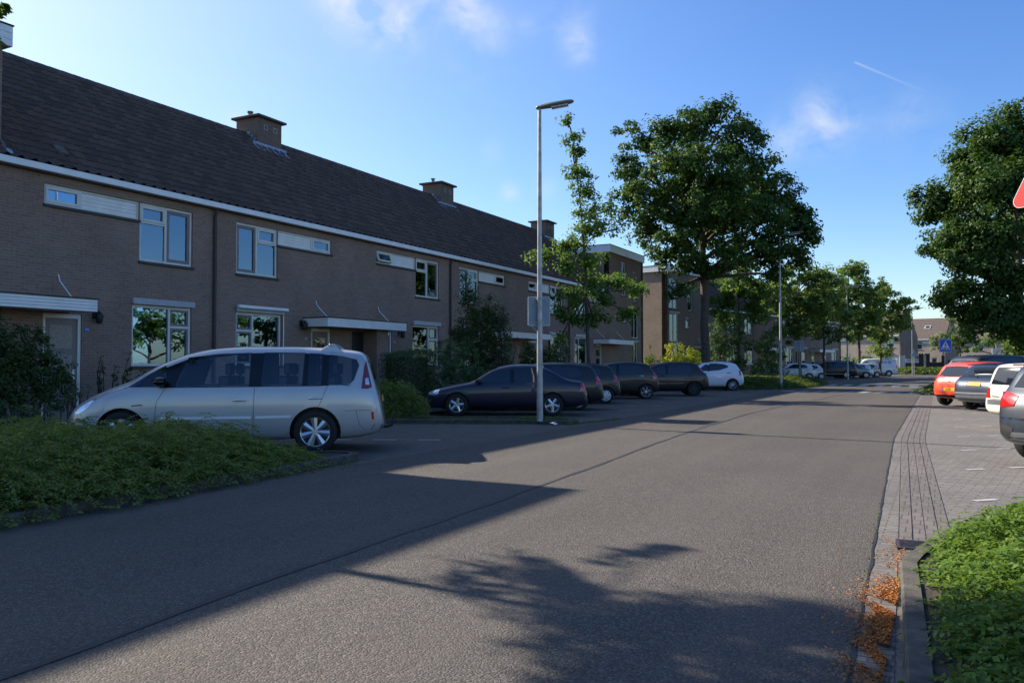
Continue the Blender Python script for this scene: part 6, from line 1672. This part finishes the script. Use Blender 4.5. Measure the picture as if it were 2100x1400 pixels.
# red marker post, white bollard, fences and gates beyond the side street
p=at(1765,108);r_=empty('marker_post',(p[0],p[1],0),0,'thin red marker post on the far verge','post')
mb=MB();mb.tube([(0,0,0),(0,0,2.9)],.05,8);mb.build('pole',simple('rusty_red_paint',(.30,.06,.03),.6),r_)
mb=MB();mb.lathe([(0,3.12),(.12,3.05),(.14,2.95),(.12,2.88),(0,2.86)],'z',(0,0,0),10);mb.build('marker_cap',M['sign_red'],r_,50)
p=at(1838,112);r_=empty('garden_post',(p[0],p[1],0),0,'thin white post at the corner by the van','post')
mb=MB();mb.tube([(0,0,0),(0,0,2.2)],.05,8);mb.build('pole',M['white'],r_);mb=MB();mb.box(-.11,.11,-.11,.11,2.2,2.36);mb.build('post_cap',M['white'],r_)
def fence(u0,u1,Z,h,m,label,name='garden_fence',top=None,z0=0):
    a=Vector(at(u0,Z));b=Vector(at(u1,Z));d=b-a;rz=math.atan2(d.y,d.x);L=d.length
    root=empty(name,(a.x,a.y,0),rz,label,'fence')
    mb=MB();n=max(2,int(L/.16))
    for i in range(n):
        x0=i*L/n;mb.box(x0+.006,x0+L/n-.006,-.012,.012,.05,h-.02*((i*7)%3)/3)
    mb.build('boards',m,root)
    k=max(2,int(L/1.8)+1)
    for i in range(k):
        x=i*L/(k-1);mb=MB();mb.box(x-.05,x+.05,.015,.11,0,h+.06);mb.build('post',m,root)
    if top:
        mb=MB()
        for i in range(3):mb.box(0,L,-.02,.02,h+.12+i*.2,h+.22+i*.2)
        mb.build('rails',top,root)
    return root
fence(1846,1856,119,2.55,M['grey_box'],'tall light grey fence panel beside the white van')
fence(1857,1884,119.5,1.5,M['fence_wood'],'dark fence with pale rails on top, behind the red marker post',top=M['offwhite'])
fence(1885,1893,119.5,2.9,M['fence_wood'],'tall dark gate panel left of the pale brick pier',name='garden_gate')
fence(1898,1906,119.5,2.9,M['fence_wood'],'tall dark gate panel right of the pale brick pier',name='garden_gate')
fence(1907,1931,119.5,1.65,M['fence_wood'],'long dark fence in front of the pale end house')
fence(1932,1940,119.5,2.6,M['fence_wood'],'tall dark fence panel just left of the zebra sign pole',name='garden_gate')
fence(1945,1990,122,2.0,M['fence_wood'],'dark fence right of the zebra sign, behind the parked cars')
p=at(1895.5,119.6);r_=empty('brick_pier',(p[0],p[1],0),TH,'pale brick pier between two dark gate panels','pier');mb=MB();mb.box(-.16,.16,-.16,.16,0,2.7);mb.build('shaft',M['far_wall'],r_);mb=MB();mb.box(-.2,.2,-.2,.2,2.702,2.78);mb.build('cap',M['concrete'],r_)
# drain grate in the gutter
p=(-.12,7.02);r_=empty('drain_grate',(p[0],p[1],.0),R(4),'iron drain grate in the gutter beside the right planting bed','drain')
mb=MB();W_=.19;D_=.16
for a,b,c,d in ((-W_,W_,-D_,-D_+.025),(-W_,W_,D_-.025,D_),(-W_,-W_+.025,-D_+.025,D_-.025),(W_-.025,W_,-D_+.025,D_-.025)):mb.box(a,b,c,d,.002,.024)
mb.build('grate_frame',M['pipe'],r_)
mb=MB()
for i in range(6):
    y=-D_+.045+i*.046;mb.box(-W_+.026,W_-.026,y,y+.02,.004,.022)
mb.build('grate_bars',M['pipe'],r_)
mb=MB();mb.box(-W_+.026,W_-.026,-D_+.026,D_-.026,.0095,.0115);mb.build('grate_pit',M['black'],r_)
# crumpled foil on the tip of the kerb island and a pot beside the door
p=G0(1136,872);mb=MB()
bm=bmesh.new();bmesh.ops.create_icosphere(bm,subdivisions=2,radius=.06)
for v in bm.verts:v.co=Vector((v.co.x*1.7,v.co.y*.9,v.co.z*.45+.025))*(1+random.uniform(-.25,.25))
me=bpy.data.meshes.new('litter');bm.to_mesh(me);bm.free();o=link('crumpled_wrapper',me,M['chrome']);o.location=(p[0],p[1],.012)
tag(o,'crumpled silvery wrapper lying by the tip of the kerb island','litter')
p=at(806,23.6);r_=empty('garden_pot',(p[0],p[1],.03),0,'dark flower pot by the door next to the clipped hedge','pot')
mb=MB();mb.lathe([(0,0),(.17,0),(.22,.38),(.24,.38),(.24,.44),(.20,.44),(.19,.36),(0,.36)],'z',(0,0,0),16);mb.build('pot_body',M['pipe'],r_,50)
mb=MB();mb.lathe([(0,.361),(.188,.363)],'z',(0,0,0),16);mb.build('pot_soil',M['soil'],r_)
